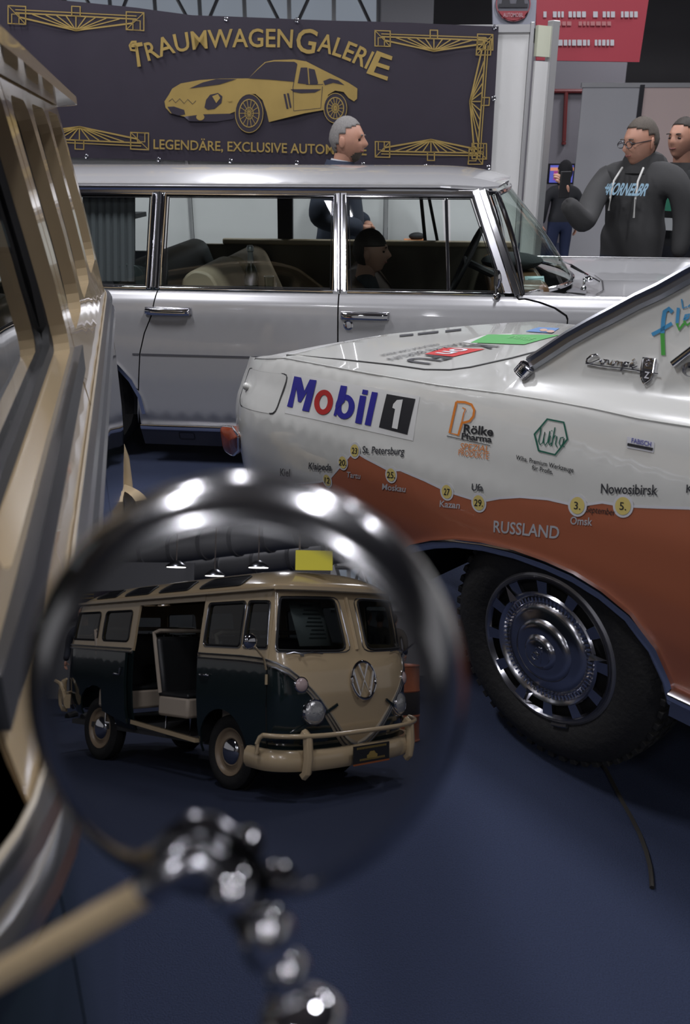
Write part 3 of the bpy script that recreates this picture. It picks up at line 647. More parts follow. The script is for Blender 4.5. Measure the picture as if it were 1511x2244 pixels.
b = MB(); cst = LF.p(.60, 1.06, .55); ax = (LF.a*-1+UPZ*.45).normalized(); b.tube([cst + (ax.cross(LF.n)).normalized()*(.19*math.cos(a))+LF.n*(.19*math.sin(a)) for a in [2*pi*k/28 for k in range(28)]], .011, 8, True)
b.tube([cst-LF.n*.18, cst, cst+LF.n*.18], .009); b.tube([cst, cst-ax*.25], .02); b.build('steering_wheel', BLACK, lim)
pl = at_z(1182, 618, .99); b = MB(); pa, pb = LF.sz(1152, 630, .35), LF.sz(1197, 608, .35)
b.add([LF.p(pa[0], pa[1]-.0, .35), LF.p(pb[0], pa[1]+.002, .37), LF.p(pb[0]-.01, pb[1], .40), LF.p(pa[0]-.01, pb[1], .38)], [(0, 1, 2, 3)]); o = b.build('info_card', mat('card_blue', (.40, .55, .56), .6), None, solid=.001); tag(o, 'pale blue card standing behind the windscreen of the limousine', 'card')
bb = MB(); 
for k in range(2):
    z0 = pa[1]+(pb[1]-pa[1])*(.72-.3*k); bb.add([LF.p(pa[0]+.008+(0 if k == 0 else .01), z0, .372), LF.p(pb[0]-.012, z0+.002, .386), LF.p(pb[0]-.012, z0+.0055, .387), LF.p(pa[0]+.008, z0+.0035, .373)], [(0, 1, 2, 3)])
bb.build('lettering', mat('card_ink', (.15, .25, .25), .6), o)
b = MB(); b.ellipsoid(LF.sz and LF.p(.86, 1.04, .75), (.17, .12, .05), (LF.a, LF.n, UPZ)); b.ellipsoid(LF.p(.92, 1.02, .95), (.14, .12, .04), (LF.a, LF.n, UPZ)); o = b.build('dark_cap', mat('felt', (.02, .024, .026), .9)); tag(o, 'soft dark cap lying on the limousine dashboard', 'cap')
# champagne bottle and glass on the limousine's folding table
b = MB(); qt, _ = LF.sz(550, 600, .5); tz = .85
o = MB().box(LF.p(qt+.07, tz-.01, .55), (.5, .4, .02), Mx).build('folding_table', BLACK, lim, bevel=.004)
b = MB(); b.lathe(LF.p(qt, tz, .5), (0, 0, 1), [(0, 0), (.036, 0), (.040, .01), (.040, .11), (.034, .15), (.018, .19), (.014, .22)], 20); o = b.build('champagne_bottle', mat('bottle_glass', (.02, .03, .02), .12)); tag(o, 'champagne bottle with silver foil neck inside the limousine', 'bottle')
MB().lathe(LF.p(qt, tz, .5), (0, 0, 1), [(.0185, .18), (.0165, .22), (.015, .25), (.020, .255), (.020, .275), (.014, .285), (0, .287)], 16).build('foil', mat('foil_grey', (.35, .36, .36), .35, .6), o)
b = MB(); b.lathe(LF.p(qt+.10, tz, .5), (0, 0, 1), [(.026, 0), (.028, .12), (.026, .12), (.024, .005), (0, .004)], 18); o = b.build('drinking_glass', glassmat('tumbler', (.8, .85, .83), 2.5)); tag(o, 'clear straight drinking glass beside the champagne bottle', 'glass')
# low table and orange box beyond the limousine
b = MB(); Qt = W.p(.55, 0, -.42)
tb = empty('counter_table', Qt, math.radians(-3), 'white counter behind the limousine beneath the banner', 'table')
MB().box(W.p(.80, .93, -.42), (.95, .5, .04), (W.a, W.n, UPZ)).build('table_top', OFFW, tb, bevel=.005)
for q in (.37, 1.2):
    for t in (-.22, -.62): MB().box(W.p(q, .455, t), (.04, .04, .91), (W.a, W.n, UPZ)).build('leg', POST, tb, smooth=False)
q, z = W.sz(905, 570, -.42); o = MB().box(W.p(q, .975, -.45), (.15, .12, .045), (W.a, W.n, UPZ)).build('orange_box', mat('box_orange', (.65, .22, .06), .5), bevel=.004, smooth=False); tag(o, 'small orange box on the white counter seen through the limousine window', 'box')
o = MB().ellipsoid(W.p(q+.02, 1.02, -.45), (.06, .04, .028)).build('black_pouch', BLACK); tag(o, 'small black pouch on top of the orange box', 'pouch')
# ------------------------------------------------------------------ white and orange rally coupe
KT = smootht([(.2, .11), (.32, .06), (.45, .025), (.58, .003), (.68, 0), (.80, .012), (.92, .040), (1.02, .073), (1.065, .094), (1.085, .125), (1.11, .152), (1.2, .185), (1.45, .275), (1.6, .35)], 11, .022)
def KTF(q, z):
    k = min(1, max(0, (z-.66)/.2)); t = KT(z+k*k*(3-2*k)*(.012-.085*q))
    if q < -1.30: t += min(.12, ((-1.30-q)/.27)**2*.07)
    return t
KB = Frame(.56-.04*math.sin(math.radians(50)), 2.05-.04*math.cos(math.radians(50)), 50, KTF)
cp = empty('rally_coupe', KB.p(0, 0, .8), 0, 'white and orange rally coupe with sponsor stickers, its tail in front of the limousine', 'car')
ks = lambda px, py: KB.sz(px, py)
KS = lambda l: (lambda q, z: KB.surf(q, z, l))
SH = [ks(*p) for p in ((545, 781), (625, 783), (700, 797), (800, 815), (960, 842), (1100, 860), (1200, 875), (1300, 893), (1400, 915), (1511, 932))]
shz = lambda q: lerpt([(-1.5, SH[0][1]-.01)]+SH+[(1.2, SH[-1][1]+.02)], q)
ARCH = [(-.64, .26), (-.625, .36), (-.60, .42), (-.55, .47), (-.508, .505), (-.412, .556), (-.322, .593), (-.22, .62), (-.108, .638), (-.002, .644), (.084, .642), (.168, .627), (.249, .598), (.321, .536), (.363, .461), (.375, .40)]
TAIL = [ks(*p) for p in ((538, 782), (522, 789), (508, 815), (498, 860), (489, 905), (486, 950), (500, 1000), (512, 1020), (513, 1060))]
TAIL = [(max(q, -1.60), z) for q, z in TAIL]
we = [ks(*p) for p in ((1143, 822), (1165, 800), (1200, 777), (1250, 744), (1300, 716), (1350, 690), (1400, 663), (1450, 640), (1511, 606), (1600, 560))]
side = [(TAIL[-1][0], .40), (-1.40, .34), (-.9, .30)] + ARCH + [(.55, .42), (1.15, .43), (1.15, we[-1][1]+.02)] + list(reversed(we)) + [p for p in reversed(SH) if p[0] < we[0][0]-.02] + TAIL[1:]
flap = roundpoly([ks(*p) for p in ((546, 806), (632, 821), (602, 908), (527, 888), (526, 872))], .025)
skin(MB(), side, [flap], .04, KS(0), (.98, 1.22, .012, .035)).build('body_side', WHITE, cp, solid=.004)
skin(MB(), [(q, z) for q, z in flap], [], .03, KS(.0015)).build('fuel_flap', WHITE, cp)
b = MB(); b.sweep([KB.surf(q, z, .000) for q, z in flap], [(-.0028, -.003), (.0028, -.003), (.0028, .002), (-.0028, .002)], up=tuple(-KB.n), closed=True); b.build('flap_gap', mat('gap_dark', (.05, .05, .05), .6), cp)
q, z = ks(543, 846); MB().ellipsoid(KB.surf(q, z, .008), (.017, .013, .015), (KB.a, KB.n, UPZ)).build('flap_knob', WHITE, cp)
# orange wrap
ol = [ks(*p) for p in ((560, 1070), (640, 1060), (700, 1056), (722, 1050), (752, 1016), (776, 988), (800, 1003), (852, 1030), (878, 1030), (930, 1052), (980, 1076), (1050, 1098), (1068, 1096), (1095, 1091), (1140, 1088), (1200, 1093), (1266, 1108), (1320, 1100), (1366, 1108), (1440, 1111), (1511, 1113))]
owrap = [(ol[0][0], .42), (-.9, .31)] + [(q-(0.01 if i < 3 else 0), z+.004) for i, (q, z) in enumerate(ARCH)] + [(.55, .425), (1.14, .435), (1.14, ol[-1][1]+.03)] + list(reversed(ol))
skin(MB(), owrap, [], .035, KS(.0016)).build('orange_wrap', ORANGE, cp)
strip_on(MB(), densify(ol+[(1.14, ol[-1][1]+.03)], .03, False), .0065, KS(.0024)).build('white_wrap_edge', OFFW, cp)
YEL = mat('sticker_yellow', (.62, .50, .16), .5)
INKH = mat('ink_black', (.02, .02, .02), .6); DGREY = mat('ink_dark_grey', (.035, .035, .04), .5); LGREY = mat('ink_light_grey', (.42, .42, .44), .5)
def wr(nm, m, items, lift=.003, bold=.015):
    g = MB()
    for (t, a, b_, c) in items: text_on(g, t, ks(*a), ks(*b_), ks(*c), KS(lift), bold)
    return g.build(nm, m, cp)
for i, (px, py, s_) in enumerate(((718, 1052, '12'), (752, 1013, '20.'), (778, 987, '23'), (858, 1040, '25.'), (980, 1077, '27'), (1050, 1101, '29.'), (1266, 1107, '3.'), (1366, 1108, '5.'))):
    k = 1+.35*(px-718)/650; q, z = ks(px, py); c = .026*1.0 if px < 1000 else .0275
    disc_on(MB(), (q, z), c, KS(.0030), 24).build('date_disc_border', OFFW, cp)
    disc_on(MB(), (q, z), c*.76, KS(.0038), 24).build('date_disc', YEL, cp)
    wd = 5.5*k*len(s_)/2; hh = 7*k
    wr('date_lettering', INKH, [(s_, (px-wd, py+hh*.8), (px+wd, py+hh), (px-wd+1, py-hh))], .0046, .01)
wr('city_lettering', DGREY, [('Kiel', (615, 1042), (636, 1044), (615, 1026)), ('Klaipeda', (677, 1027), (727, 1031), (678, 1013)), ('St. Petersburg', (795, 992), (886, 996), (796, 977)), ('Ufa', (1034, 1074), (1059, 1076), (1035, 1059)), ('Nowosibirsk', (1317, 1080), (1441, 1084), (1318, 1059)), ('Krasnojarsk', (1504, 1079), (1630, 1088), (1505, 1061))])
wr('city_lettering', LGREY, [('Tartu', (760, 1045), (790, 1049), (761, 1033)), ('Moskau', (838, 1072), (889, 1078), (839, 1059)), ('Kazan', (964, 1110), (1008, 1114), (965, 1096)), ('Omsk', (1250, 1148), (1298, 1151), (1251, 1131)), ('RUSSLAND', (1082, 1165), (1225, 1180), (1083, 1140))])
wr('handwritten_month', INKH, [('September', (1284, 1121), (1348, 1129), (1287, 1107))], .003, .0)
# oil sponsor: blue letters with a red o and a black 1 box
BLUE = mat('sticker_blue', (.025, .022, .24), .4); RED = mat('sticker_red', (.38, .022, .02), .4)
skin(MB(), [ks(*p) for p in ((640, 818), (920, 868), (905, 966), (624, 905))], [], .04, KS(.0012)).build('sponsor_sticker', mat('sticker_white', (.62, .62, .60), .3), cp)
def kp(g, pts, lift=.0032): 
    pp_ = [ks(*p) for p in pts]; skin(g, pp_, [], .03, KS(lift)); return g
# letters drawn from the photograph's own outlines
g = MB()
kp(g, [(646, 824), (661, 827), (668, 856), (680, 831), (695, 833), (678, 902), (663, 899), (674, 858), (660, 881), (654, 880), (650, 850), (642, 893), (630, 890)])
def ringp(cx, cy, a, b_, ia, ib, rot=0, n=28): return ell(cx, cy, a, b_, n, rot), ell(cx, cy, ia, ib, n, rot)
def kring(g, cx, cy, a, b_, ia, ib, rot=.12, lift=.0032):
    o_, i_ = ringp(cx, cy, a, b_, ia, ib, rot); skin(g, [ks(*p) for p in o_], [[ks(*p) for p in i_]], .03, KS(lift))
kring(g, 757, 891, 21, 27, 8, 15)
kp(g, [(748, 844), (762, 846), (756, 880), (740, 895), (738, 911), (732, 910)], .0036)
kp(g, [(790, 866), (804, 868), (793, 929), (779, 926)]); kp(g, [(796, 853), (808, 855), (806, 865), (794, 863)])
kp(g, [(816, 858), (829, 860), (813, 933), (800, 930)])
g.build('sponsor_lettering', BLUE, cp)
g = MB(); kring(g, 710, 881, 20.5, 27.5, 9, 16); g.build('sponsor_lettering', RED, cp)
g = MB(); kp(g, [(848, 863), (911, 874), (893, 952), (831, 936)], .0024); g.build('sponsor_box', BLKP, cp)
g = MB(); kp(g, [(871, 876), (884, 875), (872, 940), (860, 937), (867, 896), (861, 893), (863, 885)], .0036); g.build('sponsor_lettering', mat('sticker_white', (.6, .6, .6)), cp)
# pharma sponsor
OR2 = mat('sticker_orange', (.62, .19, .025), .4)
def kline(g, pts, wpx, closed=False, lift=.003):
    v, f = strip(pts, wpx, closed); return g.add([KB.surf(*ks(*p), lift) for p in v], f)
g = MB(); kline(g, [(1001, 880), (986, 948), (1005, 953), (1013, 926)], 5); kline(g, [(1001, 880), (1020, 881), (1034, 886), (1040, 898), (1038, 912), (1030, 922), (1020, 925), (1013, 926)], 5)
kline(g, [(1012, 928), (1017, 905), (1021, 896), (1014, 893)], 2.5); g.build('pharma_logo', OR2, cp)
wr('pharma_lettering', BLKP, [('Rölke', (1016, 947), (1081, 955), (1018, 929)), ('Pharma', (1012, 961), (1078, 969), (1013, 948))], .003, .03)
g = MB(); kline(g, [(980, 955), (1075, 976)], 1.5); g.build('pharma_rule', BLKP, cp)
wr('pharma_lettering', OR2, [('SPEZIAL', (1009, 984), (1072, 991), (1011, 970)), ('PRODUKTE', (1005, 997), (1071, 1006), (1006, 984))], .003, .0)
# tool maker: hexagon
DG = mat('sticker_green', (.012, .10, .065), .4)
g = MB(); kline(g, [(1200, 918), (1236, 925), (1244, 962), (1217, 996), (1181, 987), (1172, 951)], 4.2, True); g.build('tool_logo', DG, cp)
def cursive(g, strokes, wpx, lift=.003):
    for st in strokes: kline(g, st, wpx, False, lift)
g = MB(); cursive(g, [[(1182, 940), (1186, 936), (1185, 948), (1181, 966), (1184, 974), (1190, 970), (1195, 946), (1192, 968), (1195, 976), (1201, 968), (1206, 944)], [(1207, 954), (1203, 970), (1205, 975), (1209, 970)], [(1209, 943), (1211, 944)], [(1217, 936), (1209, 977)], [(1212, 962), (1217, 954), (1221, 956), (1218, 972), (1221, 979)], [(1236, 958), (1229, 959), (1226, 970), (1229, 978), (1234, 972), (1237, 960), (1234, 976), (1238, 979)]], 2.6); g.build('tool_lettering', DG, cp)
wr('tool_lettering', BLKP, [('Wiha. Premium Werkzeuge', (1131, 1006), (1257, 1035), (1132, 996)), ('für Profis.', (1166, 1028), (1212, 1039), (1167, 1018))], .003, .012)
g = MB(); kp(g, [(1374, 956), (1434, 968), (1432, 992), (1374, 981)], .0016); g.build('bus_sponsor_sticker', mat('sticker_pale', (.55, .55, .58), .4), cp)
wr('film_lettering', mat('ink_violet', (.10, .10, .30), .5), [('FABISCH', (1384, 969), (1427, 978), (1385, 959))], .003, .02)
g = MB(); kp(g, [(1376, 970), (1432, 981), (1430, 987), (1375, 976)], .003); g.build('film_bar', BLKP, cp)
# tail end, wheel arch, tyre
SK = Vector((.854, .52, 0))
def tailpt(p, k): 
    v = KB.surf(*p); v = v + SK*(1.42*k); v += KB.n*0; return v - Vector((-.643, .766, 0))*(-.10*math.sin(pi*k))
b = MB(); TL = TAIL + [(TAIL[-1][0], .40), (TAIL[-1][0]+.02, .32)]; K_ = [0, .02, .05, .1, .2, .35, .5, .65, .8, .92, 1]
b.add([tailpt(p, k) for k in K_ for p in TL], [(i*len(TL)+j, i*len(TL)+j+1, (i+1)*len(TL)+j+1, (i+1)*len(TL)+j) for i in range(len(K_)-1) for j in range(len(TL)-1)]); b.build('tail_panel', WHITE, cp, solid=.003)
b = MB(); lt = roundpoly([ks(*p) for p in ((487, 933), (507, 935), (526, 955), (523, 985), (512, 998), (495, 985))], .02); c_ = (sum(p[0] for p in lt)/len(lt), sum(p[1] for p in lt)/len(lt))
n_ = len(lt); rings = []
for k, lf in ((1, -.012), (1, .010), (.93, .018), (.7, .028), (.35, .036), (.02, .038)): rings += [KB.surf(c_[0]+(q-c_[0])*k, c_[1]+(z-c_[1])*k, lf) for q, z in lt]
b.add(rings, [(i*n_+j, i*n_+(j+1) % n_, (i+1)*n_+(j+1) % n_, (i+1)*n_+j) for i in range(5) for j in range(n_)]); o = b.build('tail_light', mat('lamp_red', (.22, .04, .012), .25), cp)
MB().tube([KB.surf(q, z, .008) for q, z in lt], .005, 8, True).build('lamp_rim', CHROME, o)
b = MB(); b.sweep([KB.surf(q, z, .006) for q, z in densify(ARCH[1:], .03, False)], [(-.014, -.016), (.012, -.016), (.016, .004), (.004, .010), (-.010, .008)], up=tuple(-KB.n)); b.build('wheel_arch_trim', CHROME, cp)
b = MB(); b.sweep([KB.surf(q, .44+(q-.37)*.02, .012) for q in (.375, .6, 1.15)], [(-.022, -.014), (.022, -.014), (.026, .004), (.008, .012), (-.018, .010), (-.026, -.002)]); b.build('rocker_trim', CHROME, cp, bevel=.003)
b = MB(); b.sweep([KB.surf(q, .388+(q-.37)*.02, .0) for q in (.375, .6, 1.15)], [(-.02, -.02), (.02, -.02), (.02, .02), (-.01, .02)]); b.build('rocker_trim', DCHROME, cp)
# inner arch (dark)
b = MB(); n_ = len(ARCH); b.add([KB.surf(q, z, .001) for q, z in ARCH]+[KB.p(q, z+.02, .6) for q, z in ARCH]+[KB.p(q, .2, .6) for q, z in ARCH], [(i+k*n_, i+1+k*n_, (k+1)*n_+i+1, (k+1)*n_+i) for k in (0,) for i in range(n_-1)]); b.build('wheel_well', BLACK, cp)
b = MB(); b.box(KB.p(-.35, .45, .62), (2.3, .5, .03), (KB.a, UPZ, KB.n)); b.build('inner_panel', BLACK, cp, smooth=False)
HUB = KB.p(0, .375, 0)  # hub height .375, outer face
wn = -KB.n
wt = MB(); TR = .345
def rise(mb, prof, n=48): return mb.lathe(HUB, wn, prof, n)
rise(wt, [(.21, -.06), (.212, -.035), (.235, -.018), (.275, -.012), (.305, -.022), (.322, -.034), (.334, -.045), (.345, -.062), (.348, -.10), (.348, -.16), (.338, -.20), (.30, -.22), (.21, -.2)], 64)
tyre = wt.build('tyre', TYRE, cp)
b = MB()
for k in range(56):
    a = 2*pi*k/56; e = wn.cross(UPZ).normalized(); d = e*math.cos(a)+UPZ*math.sin(a); tt = wn.cross(d)
    b.box(HUB+d*.343-wn*.062, (.016, .020, .030), (d, tt, wn))
    b.box(HUB+d*.349-wn*.105, (.010, .026, .030), (d, tt, wn)); b.box(HUB+d*.349-wn*.150, (.010, .026, .030), (d, tt, wn))
tag(b.build('tread_block', TYRE, tyre, bevel=.002, smooth=False), kind='stuff')
b = MB(); rise(b, [(.215, -.05), (.222, -.030), (.214, -.024), (.205, -.03)]); b.build('rim_edge', mat('rim_worn', (.22, .22, .24), .35, .7), cp)
b = MB(); rise(b, [(0, -.055), (.21, -.055)]); b.build('rim_disc', BLACK, cp)
cap = MB(); rise(cap, [(.150, -.030), (.158, -.022), (.161, -.020), (.166, -.026)]); rise(cap, [(.196, -.030), (.203, -.018), (.206, -.024), (.207, -.034)])
rise(cap, [(0, .012), (.035, .012), (.046, .006), (.052, -.002), (.072, -.002), (.085, -.006), (.092, -.016), (.112, -.020), (.124, -.024), (.132, -.036), (.145, -.036), (.150, -.030)])
CAPM = mat('hubcap_chrome', (.46, .46, .50), .2, 1); cap_o = cap.build('hubcap', CAPM, cp)
e1_ = wn.cross(UPZ).normalized()
b = MB()
for k in range(12):   # bridges between the slots
    a0 = 2*pi*(k+.5)/12+.1; wdt = .085
    pts = []
    for (rr, hh) in ((.164, -.024), (.2, -.022)):
        for s_ in (-1, 1):
            a = a0+s_*wdt; pts.append(HUB+(e1_*math.cos(a)+UPZ*math.sin(a))*rr+wn*hh)
    MB().add(pts+[p-wn*.012 for p in pts], [(0, 1, 3, 2), (0, 2, 6, 4), (1, 5, 7, 3), (0, 4, 5, 1), (2, 3, 7, 6)]).build('hubcap_bridge', CAPM, cap_o, smooth=False)
for k in range(3):
    a = -1.35+2*pi*k/3; d = e1_*math.cos(a)+UPZ*math.sin(a); tt = wn.cross(d); c_ = HUB+d*.182+wn*(-.012)
    MB().add([c_-d*.03-tt*.012-wn*.008, c_-d*.03+tt*.012-wn*.008, c_+d*.022-wn*.008, c_-d*.026+wn*.010], [(0, 1, 2), (0, 3, 1), (1, 3, 2), (2, 3, 0)]).build('spinner_spike', CHROME, cap_o, smooth=False)
b = MB()
for k in range(72):
    a = 2*pi*k/72; d = e1_*math.cos(a)+UPZ*math.sin(a); tt = wn.cross(d); b.box(HUB+d*.142-wn*.0315, (.013, .0045, .008), (d, tt, wn))
tag(b.build('hubcap_rib', CHROME, cap_o, smooth=False), kind='stuff')
b = MB(); b.tube([HUB+(e1_*math.cos(a)+UPZ*math.sin(a))*.040+wn*.009 for a in [2*pi*k/32 for k in range(32)]], .0022, 6, True)
for (dx, dy) in ((-.006, .012), (.006, -.010)): b.tube([HUB+e1_*(dx+.010*math.cos(a))+UPZ*(dy+.011*math.sin(a))+wn*.012 for a in [2*pi*k/16 for k in range(16)]], .0022, 6, True)
b.tube([HUB+e1_*-.014+UPZ*.026+wn*.012, HUB+e1_*-.014-UPZ*.024+wn*.012], .0024, 6); b.build('hubcap_emblem', DCHROME, cap_o)
b = MB(); a = -2.05; b.tube([HUB+(e1_*math.cos(a+k)+UPZ*math.sin(a+k))*.219+wn*-.018 for k in (0, .06, .12, .18, .24)], .006, 6); b.build('balance_weight', ALU, cp)
# boot lid and rear deck
def deckpt(q, t):
    z = shz(q)-.001+.022*math.sin(min(1, max(0, (t-.1)/1.4))*pi)
    if t < .14: z -= 0
    return KB.p(q, z, t)
def at_deck(px, py):
    q = 0; z = .97; r = ray(px, py)
    for _ in range(20):
        P = C0 + r*((z-CAMZ)/r.z); v = P-KB.o; q, t = v.dot(KB.a), v.dot(KB.n); z = .5*z+.5*deckpt(q, t).z
    return (q, t)
shl = [(q, KTF(q, z)-.004) for q, z in densify(SH, .04, False)]
far = [at_deck(*p) for p in ((590, 779), (700, 757), (800, 740), (900, 727), (1000, 716), (1100, 708), (1175, 704))]
f_end = [(far[-1][0]+.25, far[-1][1]+.02), (.9, far[-1][1]-.05), (1.15, .10)]
deck = shl + [(1.15, .12), (1.15, far[-1][1]-.1), (far[-1][0]+.25, far[-1][1])] + list(reversed(far))
lidp = [at_deck(*p) for p in ((628, 779), (750, 789), (860, 801), (930, 811), (985, 812), (1030, 806), (1120, 786), (1200, 765), (1300, 740))] + [at_deck(1300, 716), at_deck(1175, 709), at_deck(1100, 713), at_deck(1000, 721), at_deck(900, 732), at_deck(800, 745), at_deck(700, 761)]
skin(MB(), deck, [lidp], .06, deckpt).build('rear_deck', WHITE, cp, solid=.004)
DL = lambda l: (lambda q, t: deckpt(q, t)+UPZ*l)
lid = skin(MB(), lidp, [], .06, DL(.003)).build('boot_lid', WHITE, cp, solid=.003)
b = MB(); b.sweep([deckpt(q, t)+UPZ*.0 for q, t in lidp[:9]], [(-.003, -.004), (.003, -.004), (.003, .004), (-.003, .004)]); b.build('boot_gap', mat('gap_dark', (.05, .05, .05)), cp)
dp = lambda g, pts, lift=.0055: skin(g, [at_deck(*p) for p in pts], [], .08, DL(lift))
GRN = mat('sticker_leaf_green', (.09, .33, .10), .5)
dp(MB(), [(1012, 752), (1062, 737), (1130, 733), (1062, 750), (1040, 757)], .0045).build('boot_sticker', mat('sticker_white', (.6, .6, .6)), lid)
dp(MB(), [(1030, 754), (1068, 736), (1226, 737), (1148, 758)]).build('boot_sticker', GRN, lid)
dp(MB(), [(1150, 729), (1180, 720), (1225, 722), (1208, 733)]).build('boot_sticker', mat('sticker_sky', (.12, .22, .42), .5), lid)
dp(MB(), [(1226, 738), (1300, 726), (1296, 736), (1250, 742)], .005).build('boot_sticker', mat('sticker_haze', (.40, .48, .55), .5), lid)
for (cx_, cy_) in ((1190, 727), (1205, 730)): dp(MB(), ell(cx_, cy_, 9, 3, 10), .007).build('boot_sticker_face', mat('sticker_skin', (.45, .30, .24), .5), lid)
dp(MB(), [(930, 779), (972, 765), (1063, 768), (992, 785)]).build('boot_sticker', mat('sticker_red2', (.50, .05, .05), .4), lid)
g = MB()
def dtext(t, a, b_, c, m, bold=.02, lift=.007): text_on(g, t, at_deck(*a), at_deck(*b_), at_deck(*c), DL(lift), bold)
dtext('K', (1034, 757), (1010, 763), (1094, 763), 0); dtext('FU', (937, 781), (882, 795), (994, 788), 0)
dtext('RALLYE BERLIN', (1005, 755), (845, 790), (1022, 758), 0, 0); dtext('FREUNDE DER REISE', (955, 757), (830, 782), (964, 759), 0, 0)
g.build('boot_lettering', DGREY, lid); g = MB()
dtext('on', (1003, 767), (953, 778), (1046, 771), 0); g.build('boot_lettering', OFFW, lid)
g = MB(); dtext('ENERGIE', (1110, 744), (1160, 750), (1125, 739), 0, 0); g.build('boot_lettering', mat('sticker_lime', (.2, .5, .2), .5), lid)
b = MB()
for (a, c) in (((875, 738), (905, 735)), ((915, 734), (960, 729)), ((975, 728), (1010, 724))): dp(b, [(a[0], a[1]+3), (c[0], c[1]+3), (c[0], c[1]-1), (a[0], a[1]-1)], .006)
b.build('boot_lettering', DGREY, lid)
# rear pillar and roof
b = MB(); wl = densify(we[1:], .04, False); b.sweep([KB.surf(q, z, .008)+UPZ*.004 for q, z in wl], [(-.020, -.010), (.018, -.010), (.020, .002), (.010, .010), (-.004, .006), (-.014, .012), (-.022, .0)], up=tuple(-KB.n)); b.build('screen_trim', ALU, cp)
b = MB(); p0, p1 = Vector(KB.surf(*we[1], .016)), Vector(KB.surf(*we[0], .008)); 
b.tube([p0.lerp(p1, k/6) for k in range(7)], .022, 10, scale=[1, 1, 1, 1, .95, .8, .45]); o = b.build('trim_end', CHROME, cp)
for k in range(7): MB().lathe(p0.lerp(p1, .1+.13*k), (p1-p0), [(.021, -.002), (.0245, 0), (.021, .002)], 14).build('rib', CHROME, o)
# rear window (seen on edge) and roof skin
b = MB(); pw = [KB.surf(q, z, .0) for q, z in we]; b.add([p+KB.n*.02-UPZ*.004 for p in pw]+[p+KB.n*1.0-UPZ*.0 for p in pw], [(i, i+1, len(pw)+i+1, len(pw)+i) for i in range(len(pw)-1)]); b.build('rear_window', DGLASS, cp)
# badges and stickers on the pillar
def kc(px, py, l=.006): return KB.surf(*ks(px, py), l)
b = MB()
def script(pts, r=.0028): b.tube([kc(*p) for p in pts], r, 6)
script([(1312, 779), (1308, 776), (1298, 778), (1289, 786), (1287, 793), (1295, 796), (1308, 791), (1317, 787)]); script([(1321, 788), (1317, 792), (1319, 797), (1326, 796), (1329, 791), (1325, 787), (1331, 789), (1334, 788)])
script([(1336, 788), (1334, 797), (1340, 798), (1345, 789), (1342, 799), (1348, 799)]); script([(1350, 790), (1349, 799), (1353, 791), (1358, 791), (1356, 800), (1361, 793), (1366, 793), (1364, 801), (1369, 800)])
script([(1372, 793), (1363, 812)]); script([(1372, 793), (1380, 794), (1378, 801), (1370, 801)]); script([(1384, 800), (1392, 798), (1391, 794), (1385, 796), (1383, 802), (1390, 806), (1400, 802)]); script([(1388, 790), (1394, 786)])
script([(1286, 796), (1330, 803), (1370, 807), (1405, 812)], .0022); b.build('script_badge', CHROME, cp)
b = MB(); sh = [(1414, 782), (1439, 785), (1435, 815), (1428, 830), (1415, 840), (1409, 825), (1409, 805)]
skin(b, [ks(*p) for p in sh], [], .02, KS(.006)); b.build('shield_badge', DCHROME, cp, solid=.006, soff=0)
b = MB(); skin(b, [ks(*p) for p in ((1411, 805), (1434, 808), (1427, 828), (1415, 837), (1411, 824))], [], .02, KS(.0105)); b.build('shield_field', BLKP, cp)
b = MB(); b.tube([kc(*p, .011) for p in sh], .0018, 6, True); b.tube([kc(1401, 812, .009), kc(1446, 818, .009)], .002, 6); b.tube([kc(1424+6*math.cos(k), 794+6*math.sin(k), .011) for k in [2*pi*j/16 for j in range(16)]], .0014, 6, True); b.build('shield_rim', CHROME, cp)
g = MB(); text_on(g, 'Z', ks(1416, 826), ks(1427, 828), ks(1418, 812), KS(.012), .02); g.build('shield_letter', OFFW, cp)
# holiday lettering: blue above, green below
g = MB(); kline(g, [(1474, 684), (1466, 676), (1457, 682), (1454, 700), (1452, 730)], 9); kline(g, [(1429, 733), (1450, 722), (1473, 708)], 8)
kline(g, [(1487, 674), (1484, 708)], 7); kline(g, [(1500, 700), (1508, 696), (1511, 688), (1503, 690), (1499, 702)], 5); kline(g, [(1494, 655), (1497, 675), (1506, 672)], 3.5); kline(g, [(1508, 672), (1515, 666)], 3.5); g.build('flow_lettering', mat('sticker_cyan', (.05, .26, .48), .4), cp)
g = MB(); kline(g, [(1452, 730), (1454, 778)], 9, lift=.0031); kline(g, [(1484, 708), (1488, 722), (1500, 708)], 6, lift=.0031); kline(g, [(1499, 702), (1506, 712), (1518, 704)], 5, lift=.0031); g.build('flow_lettering', mat('sticker_grass', (.06, .33, .05), .4), cp)
b = MB(); b.tube([kc(1478, 797, .01), kc(1530, 757, .01)], .009, 10); b.build('side_window_trim', CHROME, cp)
b = MB(); b.lathe(kc(1512, 812, -.004), -KB.n, [(0, .0), (.018, 0), (.020, .006), (.012, .010), (.010, .002), (0, .002)], 16); b.build('window_catch', DCHROME, cp)
b = MB(); b.box(KB.p(.2, .30, .85), (1.8, .9, .03), (KB.a, KB.n, UPZ)); b.build('floor_pan', BLACK, cp, smooth=False)
